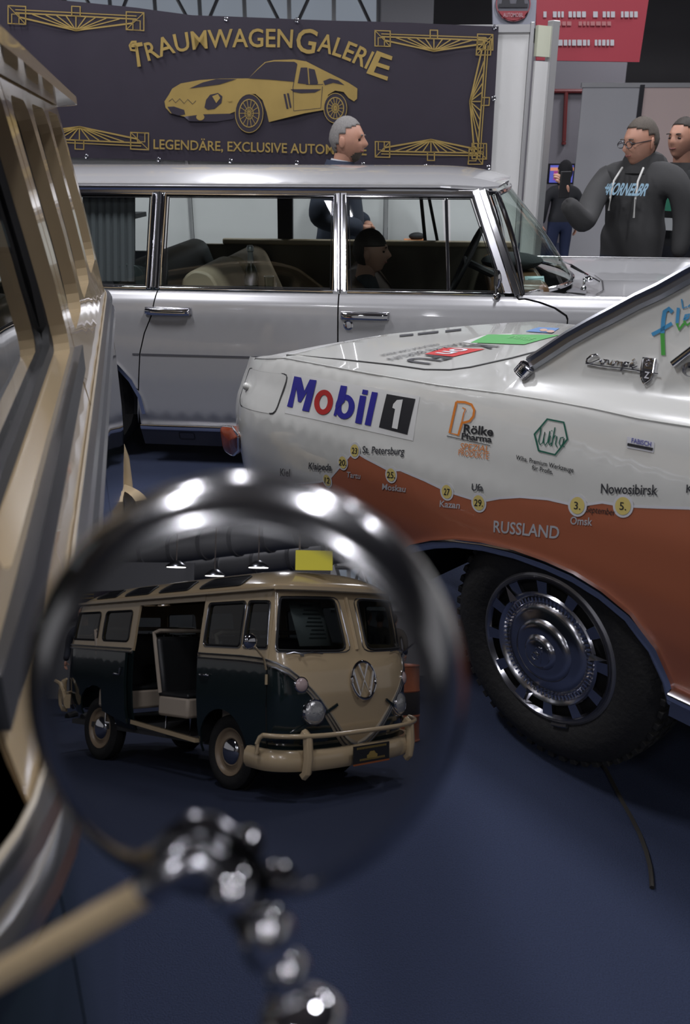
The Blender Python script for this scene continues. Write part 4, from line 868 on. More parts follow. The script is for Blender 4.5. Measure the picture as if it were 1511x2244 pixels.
# far body side, so the car is closed from other sides
b = MB(); skin(b, [(-.9, .3), (1.15, .4), (1.15, 1.0), (-.5, .95)], [], .3, lambda q, z: KB.p(q, z, 1.62)); b.build('far_side', WHITE, cp, solid=.004)
b = MB(); b.box(KB.p(.1, .25, .70), (.09, .09, .5), (KB.a, KB.n, UPZ)); b.tube([KB.p(-.5, .30, .45), KB.p(.0, .36, .6)], .03, 8); b.build('axle_parts', DCHROME, cp)
b = MB(); b.lathe(KB.p(0, .375, 1.45), KB.n, [(.2, 0), (.33, 0), (.347, .04), (.347, .13), (.2, .17)], 28); b.build('tyre', TYRE, cp)
# cable on the carpet
pts = [at_z(px, py, .006) for px, py in ((1318, 1672), (1330, 1692), (1345, 1722), (1362, 1755), (1382, 1790), (1402, 1830), (1416, 1868), (1424, 1900), (1427, 1925), (1428, 1945))]
o = MB().tube(pts, .006, 6).build('floor_cable', mat('cable_black', (.025, .022, .018), .6)); tag(o, 'thin dark cable lying on the blue carpet before the coupe wheel', 'cable')
# ------------------------------------------------------------------ the buses
def make_van(M, nose, taper, label, kind):
    """local x forward, +y the side people stand on, z up"""
    WT = smootht([(.22, .74), (.32, .80), (.5, .845), (.8, .87), (1.1, .868), (1.19, .862), (1.24, .850), (1.45, .825), (1.7, .785), (1.78, .770)], 9, .03)
    XN = smootht([(.22, .84), (.4, .93), (.6, .99), (.9, 1.02), (1.1, .99), (1.22, .94), (1.5, .84), (1.7, .765), (1.8, .74)], 3, .03)
    XR = smootht([(.22, -3.12), (.5, -3.22), (1.2, -3.25), (1.7, -3.12), (1.8, -3.06)], 3, .03)
    xs, xe = .62+nose, -2.85
    TF = lambda p: Vector((p[0], p[1]*(1+taper*p[0]), 1.2+(p[2]-1.2)*(1+taper*p[0]) if taper else p[2]))
    def P(u, z, s=1, l=0):
        """u along the side then round the nose or tail, s side, l lift outwards"""
        wz = WT(z)
        if u > xs:
            th = min(1, (u-xs)/1.03)*pi/2; xn = XN(z)+nose; x = xs+(xn-xs)*math.sin(th)**.92; y = wz*max(0, math.cos(th))**.62; nx, ny = math.sin(th)**.8, math.cos(th)
        elif u < xe:
            th = min(1, (xe-u)/1.0)*pi/2; xr = XR(z); x = xe+(xr-xe)*math.sin(th)**.8; y = wz*max(0, math.cos(th))**.5; nx, ny = -math.sin(th), math.cos(th)
        else: x, y, nx, ny = u, wz, 0, 1
        return TF((x+nx*l, s*(y+ny*l), z))
    root = empty(kind, M.to_translation(), 0, label, 'bus'); root.matrix_world = M; WM[root.name] = M
    B = lambda mb, nm, m, par=None, **k: mb.build(nm, m, par or root, M=1, **k)
    F = lambda s, l=0: (lambda u, z: P(u, z, s, l))
    def arch(x, r, z=.33): return [(x+r*math.cos(math.radians(a)), z+r*math.sin(math.radians(a))) for a in range(180, -1, -12)]
    zb, zt, zl = .27, 1.775, 1.175 if nose == 0 else 1.19
    fx = 0+nose
    # V shaped line between the colours
    uy = lambda f: xs+1.03*math.acos(min(1, f**(1/.62)))/(pi/2)
    V = [(.30+nose, zl), (.62+nose, 1.165)] + [(uy(y/.87), z) for y, z in ((.83, 1.135), (.76, 1.09), (.68, 1.02), (.59, .93), (.50, .84), (.42, .75), (.34, .66), (.26, .575), (.18, .51), (.10, .465))] + [(1.65+nose, .445)]
    rw = -2.40
    full = nose == 0
    if not full: V = [(.30+nose, zl), (.7+nose, zl), (1.65+nose, zl)]
    for s in (1, -1):
        opening = full and s == 1
        gr = [(-3.85, zb), (rw-.37, zb)] + [p for p in arch(rw, .37) if p[1] > zb] + [(rw+.37, zb)]
        if opening:
            B(skin(MB(), gr+[(-1.62, zb), (-1.62, zl), (-3.85, zl)], [], .1, F(s)), 'rear_quarter', GREEN, solid=.02)
            dgr = [(-.40, zb)]
        else:
            B(skin(MB(), gr+[(-.42+nose*.0 if full else -1.6, zb), (-.42 if full else -1.6, zl), (-3.85, zl)], [], .1, F(s)), 'rear_quarter', GREEN, solid=.02)
            dgr = [(-.41 if full else -1.592, zb)]
        if full: fr = dgr + [(-.39, zb)] + [p for p in arch(0, .385) if p[1] > zb] + [(.39, zb), (.70, zb), (.70, 1.145), (.30, zl), (-.41, zl)]
        else: fr = dgr + [(.70+nose, zb), (.70+nose, 1.145), (.30+nose, zl), (-1.592, zl)]
        B(skin(MB(), fr, [], .09, F(s)), 'front_door', GREEN, solid=.02)
        nl = [(.706+nose, zb), (1.65+nose, zb+.02)] + [v for v in reversed(V) if v[0] > .706+nose] + [(.706+nose, 1.143)]
        B(skin(MB(), nl, [], .07, F(s)), 'nose_panel', GREEN, solid=.02)
        # upper cream
        z0, z1 = (1.275, 1.635) if full else (1.335, 1.725); th_ = .025 if full else .05
        if full:
            wins = [(-3.02, -2.42), (-2.30, -1.74)] + ([] if opening else [(-1.58, -.98), (-.86, -.46)])
            dw = [(-.32, .24), (.30, .64)]
        else:
            wins = [(-3.24, -2.87), (-2.79, -2.43), (-2.35, -2.02), (-1.94, -1.66)]; dw = [(-1.54, -.66)]
        xd = -.42 if full else -1.60
        xq = -1.62 if opening else xd
        hole = [rrect(a, z0, b_, z1, .05) for a, b_ in wins]
        up = [(-3.85, zl), (xq, zl), (xq, zt if not opening else 1.69)]
        if opening: up += [(xd, 1.69)]
        if opening: up += [(xd, zt)]
        up += [(-3.85, zt)]
        B(skin(MB(), up, hole + [rrect(-3.85+.12, 1.33, -3.22, 1.60, .05)], .1, F(s)), 'rear_quarter_upper', CREAM, solid=th_)
        du = [(xd+.008, zl), (.30+nose, zl), (.70+nose, 1.145), (.78+nose, zt), (xd+.008, zt)]
        dh = [rrect(a, z0, b_, z1+.02, .04) for a, b_ in dw]
        if full: dh[1] = roundpoly([(.31, z0), (.66, z0), (.60, z1+.01), (.31, z1+.02)], .04)
        B(skin(MB(), du, dh, .08, F(s)), 'front_door_upper', CREAM, solid=th_)
        nu = [(.706+nose, 1.143)] + [v for v in V if v[0] > .706+nose] + [(1.65+nose, zt), (.786+nose, zt)]
        ws = roundpoly([(.86+nose, 1.255), (1.615+nose, 1.245), (1.605+nose, 1.685), (.90+nose, 1.675)], .05)
        B(skin(MB(), nu, [ws], .06, F(s)), 'nose_upper', CREAM, solid=.02)
        # glass with rubber seals
        for hp, nm in [(h, 'side_window') for h in hole] + [(h, 'door_window') for h in dh] + [(rrect(-3.73, 1.33, -3.22, 1.60, .05), 'corner_window'), (ws, 'windscreen')]:
            g = B(skin(MB(), hp, [], .12, F(s, -.012 if full else -.04)), nm, VGL)
            hd = densify(hp, .08)
            B(MB().tube([P(u, z, s, .002 if full else -.036) for u, z in hd], .011, 6, True), 'seal', RUBBER, g)
            if full and nm in ('windscreen', 'door_window'): 
                cx_ = sum(p[0] for p in hd)/len(hd); cz_ = sum(p[1] for p in hd)/len(hd)
                B(MB().tube([P(cx_+(u-cx_)*(1+.02/abs(u-cx_+1e-3) if abs(u-cx_) > .1 else 1), z+(.014 if z > cz_ else -.014), s, .006) for u, z in hd], .005, 5, True), 'bright_trim', ALU, g)
        # belt band with two grey lines
        vb = [(-3.85, zl), (-2.5, zl), (-1.64 if opening else -1.2, zl)]
        vf = [(xd+.02, zl)] + V
        for line in ([vb] if opening else []) + [vf if opening else vb[:1]+[(xd, zl)]+V]:
            d = densify(line, .06, False)
            B(strip_on(MB(), d, .062, F(s, .004)), 'belt_band', mat('belt_cream', (.42, .36, .27), .3), solid=.003)
            for dz in (-.020, .020): B(MB().sweep([P(u, z+dz, s, .008) for u, z in d], [(-.010, -.004), (.010, -.004), (.006, .006), (-.006, .006)]), 'belt_trim', ALU)
        # gutter
        g_ = [(-3.85+.05*k, 1.765) for k in range(0, 112)]
        g_ = [p for p in g_ if p[0] < 1.65+nose] + [(1.65+nose, 1.765)]
        B(MB().sweep([P(u, z, s, .030) for u, z in g_], [(-.03, -.012), (.022, -.016), (.030, .012), (.018, .016), (-.03, .008)]), 'rain_gutter', CREAM)
        if full: B(MB().tube([P(.70+nose, z, s, .004) for z in (.3, .5, .8, 1.0, 1.14)], .005, 5), 'door_gap', BLACK)
        for hz in (.42, 1.02) if full else (): B(MB().lathe(P(.705+nose, hz-.04, s, .012), (0, 0, 1), [(.0, 0), (.013, 0), (.013, .085), (0, .085)], 10), 'door_hinge', CREAM if hz > 1 else ALU)
    # roof
    def R(x, v, l=0):
        xf, xb = .80+nose, -3.12; xm = (xf+xb)/2; e = abs((x-xm)/((xf-xb)/2)); hw = .800*(1-max(0, min(1, e))**14)**.35 if full else .800*(1-max(0, min(1, e))**20)**.4
        hw *= 1 - (.10*max(0, (x-xs)/.2) if x > xs else 0)*.4
        return TF((x, v*hw*(1+l*0), 1.775+(.19 if full else .15)*(1-abs(v)**3.4)*(1-min(1, e)**7)+l+.004))
    n1, n2 = 44, 24; b = MB(); xx = [-3.12+(3.92+nose)*i/n1 for i in range(n1+1)]
    b.add([R(x, -1+2*j/n2) for x in xx for j in range(n2+1)], [(i*(n2+1)+j, i*(n2+1)+j+1, (i+1)*(n2+1)+j+1, (i+1)*(n2+1)+j) for i in range(n1) for j in range(n2)]); B(b, 'roof', CREAM, solid=.012, soff=0)
    sl = [(-2.62, -2.12), (-2.0, -1.45), (-1.32, -.72), (-.58, .16)] if full else [(-2.62, -2.12), (-2.0, -1.5)]
    for s in (1, -1):
        for (a, b_) in sl:
            pl = roundpoly([(a+.02, s*.965), (b_-.02, s*.965), (b_-.07, s*.74), (a+.06, s*.74)], .05)
            g = B(skin(MB(), pl, [], .1, lambda x, v: R(x, v, .014)), 'roof_window', VDK); B(MB().tube([R(x, v, .014) for x, v in densify(pl, .06)], .009, 6, True), 'seal', RUBBER, g)
    # visor lip over the screens
    B(MB().sweep([P(.80+nose+.85*k/12, 1.76, 1, .05) for k in range(13)]+[P(1.65+nose-.85*k/12, 1.76, -1, .05) for k in range(1, 13)], [(-.05, -.012), (.03, -.022), (.035, -.004), (-.05, .02)]), 'visor_lip', CREAM)
    B(MB().tube([P(1.65+nose, z, 1, .006) for z in (1.25, 1.4, 1.55, 1.70)], .022, 8), 'centre_post', CREAM)
    # floor and inner linings
    B(MB().box((-1.15+nose*.5, 0, .36), (3.7+nose, 1.24, .05)), 'cabin_floor', mat('floor_mat', (.05, .05, .052), .8), smooth=False)
    # wheels
    for (wx, ok) in ((0, full), (rw, True)):
        if not ok: continue
        for s in (1, -1):
            hz = .33; c = Vector((wx, s*.69*(1+taper*wx), hz)); ax = Vector((0, s, 0))
            w_ = B(MB().lathe(c, ax, [(.20, 0), (.205, .05), (.25, .075), (.29, .07), (.325, .045), (.33, 0), (.33, -.07), (.29, -.1), (.2, -.1)], 40), 'tyre', TYRE)
            B(MB().lathe(c, ax, [(.215, .05), (.208, .062), (.195, .055), (.18, .03), (.15, .025), (.13, .035), (0, .035)], 36), 'rim', mat('rim_cream', (.27, .20, .13), .4), w_)
            B(MB().lathe(c, ax, [(.125, .035), (.12, .05), (.09, .068), (.05, .080), (0, .084)], 32), 'hubcap', CHROME, w_)
            B(MB().lathe(c, ax, [(.36, -.02), (.30, -.08), (.0, -.3)], 24), 'wheel_well', BLACK)
    # bumpers
    def bump(z, l, uu, prof, nm, m=CREAM, par=None, r=None):
        pth = [P(u, z, 1, l) for u in uu] + [P(u, z, -1, l) for u in reversed(uu[:-1])]
        b = MB(); b.tube(pth, r, 10) if r else b.sweep(pth, prof); return B(b, nm, m, par)
    ff = [.50+nose+1.15*k/16 for k in range(17)]
    if full:
        bp = bump(.40, .10, ff, [(.03, -.085), (-.015, -.085), (-.042, -.05), (-.048, 0), (-.04, .05), (-.012, .085), (.03, .085)], 'front_bumper')
        top = ff[4:]; bump(.60, .13, top, None, 'bumper_bar', CREAM, bp, .021)
        for s in (1, -1):
            a = P(ff[4], .60, s, .13); B(MB().tube([a, a+Vector((-.03, s*.012, -.02)), a+Vector((-.055, s*.02, -.07)), a+Vector((-.055, s*.015, -.15))], .021, 10), 'bumper_bar_end', CREAM, bp)
            g = P(1.25, .43, s, .145); B(MB().sweep([g+Vector((-.04, 0, -.15)), g+Vector((.0, 0, -.12)), g+Vector((.02, 0, 0)), g+Vector((.005, 0, .17)), g+Vector((-.05, 0, .20))], [(-.045, -.02), (.045, -.02), (.035, .03), (0, .045), (-.035, .03)], up=(1, 0, 0)), 'overrider', CREAM, bp, bevel=.006)
    bk = [-2.95-.9*k/14 for k in range(15)]
    bp2 = bump(.42, .09, bk, [(-.03, -.075), (.015, -.075), (.04, -.04), (.045, 0), (.04, .04), (.012, .075), (-.03, .075)], 'rear_bumper')
    for s in (1, -1):
        g = P(-3.30, .47, s, .12); B(MB().tube([g+Vector((.08, 0, -.17)), g+Vector((.03, 0, -.16)), g+Vector((-.01, 0, -.10)), g+Vector((-.035, 0, 0)), g+Vector((-.03, 0, .09)), g+Vector((.0, 0, .15)), g+Vector((.05, 0, .18))], .048, 14, scale=[.3, .75, 1, 1, .95, .7, .25], up=(0, 1, 0)), 'overrider', CREAM, bp2)
        if full: g2 = P(-2.98, .45, s, .10); B(MB().tube([g2+Vector((0, 0, -.05)), g2+Vector((-.02, s*.02, .08)), g2+Vector((-.10, s*.02, .16)), g2+Vector((-.25, 0, .18))], .024, 8), 'bumper_bar', CREAM, bp2)
    if full:
        # lamps, emblem, plate, wipers
        for s in (1, -1):
            c = P(uy(.56/.87), .765, s, .0); ax = Vector((1, s*.22, .04))
            h = B(MB().lathe(c, ax, [(.115, -.05), (.118, .015), (.108, .035), (.098, .030)], 36), 'headlamp_ring', CHROME)
            B(MB().lathe(c, ax, [(.100, .028), (.085, .045), (.05, .058), (0, .062)], 32), 'headlamp_lens', mat('lens_clear', (.50, .50, .49), .12, .5, coat=1, bump=.5, nscale=40), h)
            c = P(uy(.67/.865), .985, s, .0); ax = Vector((1, s*.40, .12))
            h = B(MB().lathe(c, ax, [(.066, -.03), (.067, .012), (.058, .018)], 28), 'indicator_ring', CHROME)
            B(MB().lathe(c, ax, [(.058, .015), (.048, .028), (.02, .036), (0, .037)], 28), 'indicator_lens', mat('lens_pink', (.55, .42, .40), .2, coat=.6), h)
            B(MB().tube([P(1.02+.10*k, 1.225+.015*(k % 2), s, .03) for k in range(0, 5)], .005, 6), 'wiper', ALU)
            a, b_ = P(1.20, 1.215, s, .02), P(1.22, 1.215, s, .05); B(MB().tube([a, b_], .012, 8), 'wiper_hub', ALU)
            # door handle
            B(MB().sweep([P(-.34+.03*k, 1.0, s, .035 if 0 < k < 5 else .01) for k in range(6)], [(-.009, -.008), (.009, -.008), (.009, .008), (-.009, .008)]), 'door_handle', CHROME, bevel=.003)
            B(MB().sweep([P(.72+.10*k, .55+.012*k*k*.35, s, .012) for k in range(0, 9)], [(-.006, -.012), (.010, -.012), (.010, .012), (-.006, .012)]), 'front_step_line', GREEN)
        ec = P(1.65, 1.0, 1, .022); n_ = (P(1.65, 1.02, 1, .1)-P(1.65, .98, 1, .1)).normalized(); nx = Vector((n_.z, 0, -n_.x)); ey = Vector((0, 1, 0)); ez = n_
        pe = lambda a, b_: ec+ey*a+ez*b_
        em = B(MB().tube([pe(.165*math.cos(2*pi*k/40), .165*math.sin(2*pi*k/40)) for k in range(40)], .014, 8, True), 'round_emblem', CHROME)
        up_ = tuple(nx)
        B(MB().sweep([pe(-.062, .145), pe(0, .015), pe(.062, .145)], [(-.012, -.008), (.012, -.008), (.012, .010), (-.012, .010)], up=up_), 'emblem_stroke', CHROME, em)
        B(MB().sweep([pe(-.138, .075), pe(-.070, -.130), pe(0, .0), pe(.070, -.130), pe(.138, .075)], [(-.012, -.008), (.012, -.008), (.012, .010), (-.012, .010)], up=up_), 'emblem_stroke', CHROME, em)
        pc = P(1.65, .42, 1, .20); b = MB().box(pc, (.012, .50, .15)); pl = B(b, 'number_plate', BLKP, smooth=False)
        B(MB().box(pc+Vector((.004, 0, -.082)), (.010, .50, .014)), 'plate_edge', mat('plate_orange', (.35, .10, .03), .4), pl, smooth=False)
        g = MB(); poly_on(g, [(-.07, -.035), (-.075, -.01), (-.05, .0), (-.03, .022), (.03, .022), (.05, .0), (.075, -.008), (.072, -.035)], lambda y, z: pc+Vector((.009, y, z-.005))); B(g, 'plate_drawing', GOLD, pl)
        g = MB()
        for (a0_, a1_, zz) in ((-.20, .20, .045), (-.18, .18, -.055)):
            x_ = a0_
            while x_ < a1_: g.add([pc+Vector((.009, x_, zz)), pc+Vector((.009, x_+.012, zz)), pc+Vector((.009, x_+.012, zz+.018)), pc+Vector((.009, x_, zz+.018))], [(0, 1, 2, 3)]); x_ += .02
        B(g, 'plate_lettering', GOLD, pl)
        B(MB().box(pc+Vector((-.07, 0, 0)), (.14, .06, .04)), 'plate_bracket', BLACK, smooth=False)
        # mirror on its arm
        for s in (1, -1):
            h = P(.71, 1.10, s, .02); e = h+Vector((.08, s*.26, .24)); am = B(MB().tube([h, h+Vector((.02, s*.05, .10)), e], .010, 8), 'mirror_arm', CREAM if s > 0 else CHROME)
            B(MB().lathe(e, (1, s*.1, 0), [(0, -.02), (.062, -.015), (.066, 0), (.055, .018), (.03, .028), (0, .03)], 24), 'door_mirror', CHROME)
        # seats
        def bench(x, y0, y1, nm):
            st = B(MB().box((x, (y0+y1)/2, .66), (.50, y1-y0, .20)), nm, mat('seat_cream', (.50, .42, .33), .5), bevel=.03)
            B(MB().box((x, (y0+y1)/2, .77), (.50, y1-y0, .05)), 'seat_cushion', VINYL, st, bevel=.02)
            ax_ = (Vector((.97, 0, .24)), Vector((0, 1, 0)), Vector((-.24, 0, .97)))
            B(MB().box((x-.28, (y0+y1)/2, 1.03), (.12, y1-y0, .60), ax_), 'seat_back', VINYL, st, bevel=.05)
            B(MB().tube([Vector((x-.21-.15*k, y_, .78+.58*k)) for y_ in (y1,) for k in (0, .5, .9, 1)]+[Vector((x-.36, y1-.06, 1.38)), Vector((x-.36, y0+.06, 1.38))]+[Vector((x-.21-.15*k, y0, .78+.58*k)) for k in (1, .9, .5, 0)], .022, 8), 'seat_piping', mat('seat_cream', (.5, .42, .33)), st)
            for k in range(1, 6): B(MB().tube([Vector((x-.205-.15*j/4, y0+(y1-y0)*k/6, .82+.52*j/4)) for j in range(5)], .006, 6), 'seat_rib', VINYL, st)
            for y_ in (y0+.08, y1-.08): B(MB().tube([(x+.2, y_, .57), (x+.2, y_, .40), (x-.2, y_, .40), (x-.2, y_, .57)], .012, 8), 'seat_frame', CHROME, st)
        bench(-.95, .02, .72, 'middle_seat'); bench(-.95, -.72, -.04, 'middle_seat'); bench(-2.1, -.70, .70, 'rear_seat')
        bench(.05, -.70, .70, 'front_seat')
        B(MB().box((-.45, 0, .85), (.04, 1.5, .95)), 'partition', BLACK, smooth=False)
        sc_ = Vector((.42, -.38, 1.12)); ax_ = Vector((-.35, 0, .94)).normalized(); e_ = ax_.cross(Vector((0, 1, 0))).normalized()
        B(MB().tube([sc_+e_*(.20*math.cos(2*pi*k/28))+Vector((0, 1, 0))*(.20*math.sin(2*pi*k/28)) for k in range(28)], .010, 8, True), 'steering_wheel', CREAM)
        B(MB().tube([sc_, sc_-ax_*.55], .018, 8), 'steering_column', CREAM)
        B(MB().box((.66, 0, 1.14), (.10, 1.3, .16)), 'dashboard', CREAM, bevel=.02)
        B(MB().box((.62, .95, .33), (.02, .02, .02)), 'step_bolt', CHROME) if False else None
        # sliding sill strip, opened cargo door folded back along the side
        B(MB().sweep([P(u, .375, 1, .005) for u in (-1.62, -1.2, -.8, -.42)], [(-.03, -.02), (.03, -.02), (.03, .01), (-.03, .02)]), 'door_sill', CREAM)
        dd = B(skin(MB(), [(-2.16, .42), (-1.66, .34), (-1.66, 1.15), (-2.16, 1.15)], [], .1, F(1, .07)), 'cargo_door', GREEN, solid=.03)
        B(MB().tube([P(-1.72, .98, 1, .085), P(-1.74, .90, 1, .085), P(-1.86, .90, 1, .085)], .012, 8), 'door_latch', CHROME, dd)
        # price sheet behind the screen
        sh = MB().add([TF((.72, .10, 1.28)), TF((.69, .50, 1.28)), TF((.56, .54, 1.66)), TF((.59, .16, 1.66))], [(0, 1, 2, 3)]); so = B(sh, 'info_sheet', mat('sheet_white', (.60, .64, .62), .6), solid=.002)
        g = MB()
        for k in range(9):
            a = .12+.09*k; L0 = TF((.72, .10, 1.28)).lerp(TF((.59, .16, 1.66)), 1-a); R0 = TF((.69, .50, 1.28)).lerp(TF((.56, .54, 1.66)), 1-a); dn = Vector((.008, 0, .004)); hh = Vector((-.003, 0, .010 if k else .022))
            p0, p1 = L0.lerp(R0, .3 if k == 0 else .15), L0.lerp(R0, .7 if k == 0 else .55+.2*((k*7) % 3)/3); g.add([p0+dn, p1+dn, p1+dn+hh, p0+dn+hh], [(0, 1, 2, 3)])
        B(g, 'sheet_lettering', mat('sheet_ink', (.12, .14, .14), .6), so)
    else:
        # nose closed by the cab; door window frame, near door details
        B(MB().box((-1.62, .70, 1.45), (.05, .05, .5)), 'inner_post', BLACK, smooth=False)
        B(MB().box((-2.2, 0, .95), (.5, 1.3, .9)), 'rear_seat', VINYL, bevel=.06)
        B(MB().box((-1.1, -.1, .85), (.5, 1.2, .7)), 'front_seat', VINYL, bevel=.06)
        B(MB().sweep([P(-1.50+.03*k, 1.02, 1, .035 if 0 < k < 5 else .01) for k in range(6)], [(-.009, -.008), (.009, -.008), (.009, .008), (-.009, .008)]), 'door_handle', CHROME, bevel=.003)
        # wide dark rubber frame of the near door window
        B(MB().sweep([P(u, 1.305, 1, .006) for u in (-1.60, -1.3, -1.0, -.7, -.5)], [(-.006, -.022), (.010, -.020), (.012, .0), (.010, .018), (-.006, .022)]), 'window_sill_rubber', mat('frame_rubber', (.045, .047, .052), .45))
    return root, P, M
VGL = glassmat('bus_glass', (.34, .37, .37), 1.5); VDK = mat('roof_glass_dark', (.018, .019, .021), .12, coat=1)
# bus standing to the left of the viewer, seen along its flank
fw = Vector((.226, -.974, 0)).normalized(); sd = Vector((.974, .226, 0)).normalized()
# the flank at belt height passes 10 cm left of the camera; local x = -3.25 lies 3.1 m ahead
S0 = Vector((-.10, 0, 0)) + Vector((-.226, .974, 0))*(3.12/.974)
O1 = S0 + fw*3.25 - sd*.862
M1 = Matrix(((fw.x, sd.x, 0, O1.x), (fw.y, sd.y, 0, O1.y), (0, 0, 1, 0), (0, 0, 0, 1)))
van1, P1, _ = make_van(M1, -1.22, 0, 'cream bus at the left edge, seen along its flank, carrying the round mirror', 'vintage_bus')
# bus behind the camera, seen in the round mirror
yaw = .65; fw2 = Vector((math.cos(yaw), math.sin(yaw), 0)); sd2 = Vector((-math.sin(yaw), math.cos(yaw), 0))
M2 = Matrix(((fw2.x*.91, sd2.x, 0, -.998), (fw2.y*.91, sd2.y, 0, -8.078), (0, 0, 1, 0), (0, 0, 0, 1)))
van2, P2, _ = make_van(M2, 0, .07, 'cream and black bus with roof windows and open side door, reflected in the mirror', 'vintage_bus')
# round mirror of the near bus
mx_ = MN.cross(UPZ).normalized(); my_ = mx_.cross(MN)
th_ = lambda k: 0 if k < .79 else math.radians(80)*((k-.79)/.21)**1.05
prof = []; h = 0; K = [0, .2, .4, .6, .79]+[.79+.21*i/26 for i in range(1, 27)]
for i, k in enumerate(K):
    if i: h -= math.tan(min(1.46, th_((K[i-1]+k)/2)))*(k-K[i-1])*MRAD
    prof.append((k*MRAD, h))
gl = [p for p in prof if p[0] <= .7901*MRAD]; shl_ = [p for p in prof if p[0] >= .7899*MRAD]
SHELL = mat('mirror_shell_chrome', (.46, .46, .47), .17, 1)
ms = MB().lathe(MC, MN, shl_ + [(.99*MRAD, h-.006), (.9*MRAD, h-.016), (.5*MRAD, h-.026), (0.0001, h-.028)], 96).build('round_wing_mirror', SHELL, van1)
MG = mat('mirror_glass_silver', (.60, .60, .61), .0, 1)
MB().lathe(MC, MN, gl[::-1]+[(.0001, 0)], 96).build('mirror_face', MG, ms)
# arm, clamp and stay in front of the shell
def near(px, py, lift):
    r = ray(px, py); return C0 + r*((MC+MN*lift-C0).dot(MN)/r.dot(MN))
A0, A1 = near(-200, 2250, .010), near(322, 1952, .009)
MB().tube([A0, A0.lerp(A1, .5), A1], .0040, 14).build('mirror_arm', CREAM, ms)
cl = MB().tube([near(318, 1954, .009), near(360, 1918, .009), near(400, 1888, .008), near(440, 1885, .007), near(480, 1915, .007)], .0050, 14, scale=[.85, 1, 1.1, 1.1, 1]).build('arm_elbow', DCHROME, ms)
MB().tube([near(470, 1905, .007), near(520, 1965, .007), near(560, 2030, .007), near(600, 2090, .007)], .0052, 12).build('mirror_stay', BLACK, ms)
MB().lathe(near(512, 1950, .010), MN, [(0, -.006), (.005, -.005), (.0058, 0), (.005, .004), (.003, .0055), (0, .006)], 20).build('clamp_screw', CHROME, ms)
MB().ellipsoid(near(590, 2060, .009), (.0075, .0075, .011)).build('clamp_body', CHROME, ms)
MB().ellipsoid(near(632, 2140, .010), (.0062, .0062, .0085)).build('clamp_nut', CHROME, ms)
MB().ellipsoid(near(665, 2235, .012), (.0115, .010, .0075)).build('arm_base', CHROME, ms)
# ------------------------------------------------------------------ people
def mat2(name, top, bottom, zc):
    m = mat(name, top, .85, noise=.15, nscale=12, bump=.15); nt = m.node_tree
    if 'split' in m: return m
    m['split'] = 1
    tc = nt.nodes.new('ShaderNodeTexCoord'); sp = nt.nodes.new('ShaderNodeSeparateXYZ'); mt = nt.nodes.new('ShaderNodeMath'); mt.operation = 'GREATER_THAN'; mt.inputs[1].default_value = zc
    nt.links.new(tc.outputs['Object'], sp.inputs[0]); nt.links.new(sp.outputs[2], mt.inputs[0])
    mx = nt.nodes.new('ShaderNodeMix'); mx.data_type = 'RGBA'; nt.links.new(mt.outputs[0], mx.inputs[0]); mx.inputs[6].default_value = (*bottom, 1); mx.inputs[7].default_value = (*top, 1)
    nt.links.new(mx.outputs[2], nt.nodes['Principled BSDF'].inputs['Base Color']); return m
def skinned(nm, parent, verts, edges, m, root=0, sub_=2):
    me = bpy.data.meshes.new(nm); me.from_pydata([v[0] for v in verts], edges, []); me.materials.append(m)
    o = bpy.data.objects.new(nm, me); COL.objects.link(o); o.parent = parent; WM[o.name] = WM[parent.name]
    md = o.modifiers.new('skin', 'SKIN'); md.use_smooth_shade = True
    for i, v in enumerate(verts):
        r = v[1] if isinstance(v[1], tuple) else (v[1], v[1]); me.skin_vertices[0].data[i].radius = r
        me.skin_vertices[0].data[i].use_root = (i == root)
    sd_ = o.modifiers.new('sub', 'SUBSURF'); sd_.levels = sub_; sd_.render_levels = sub_; return o
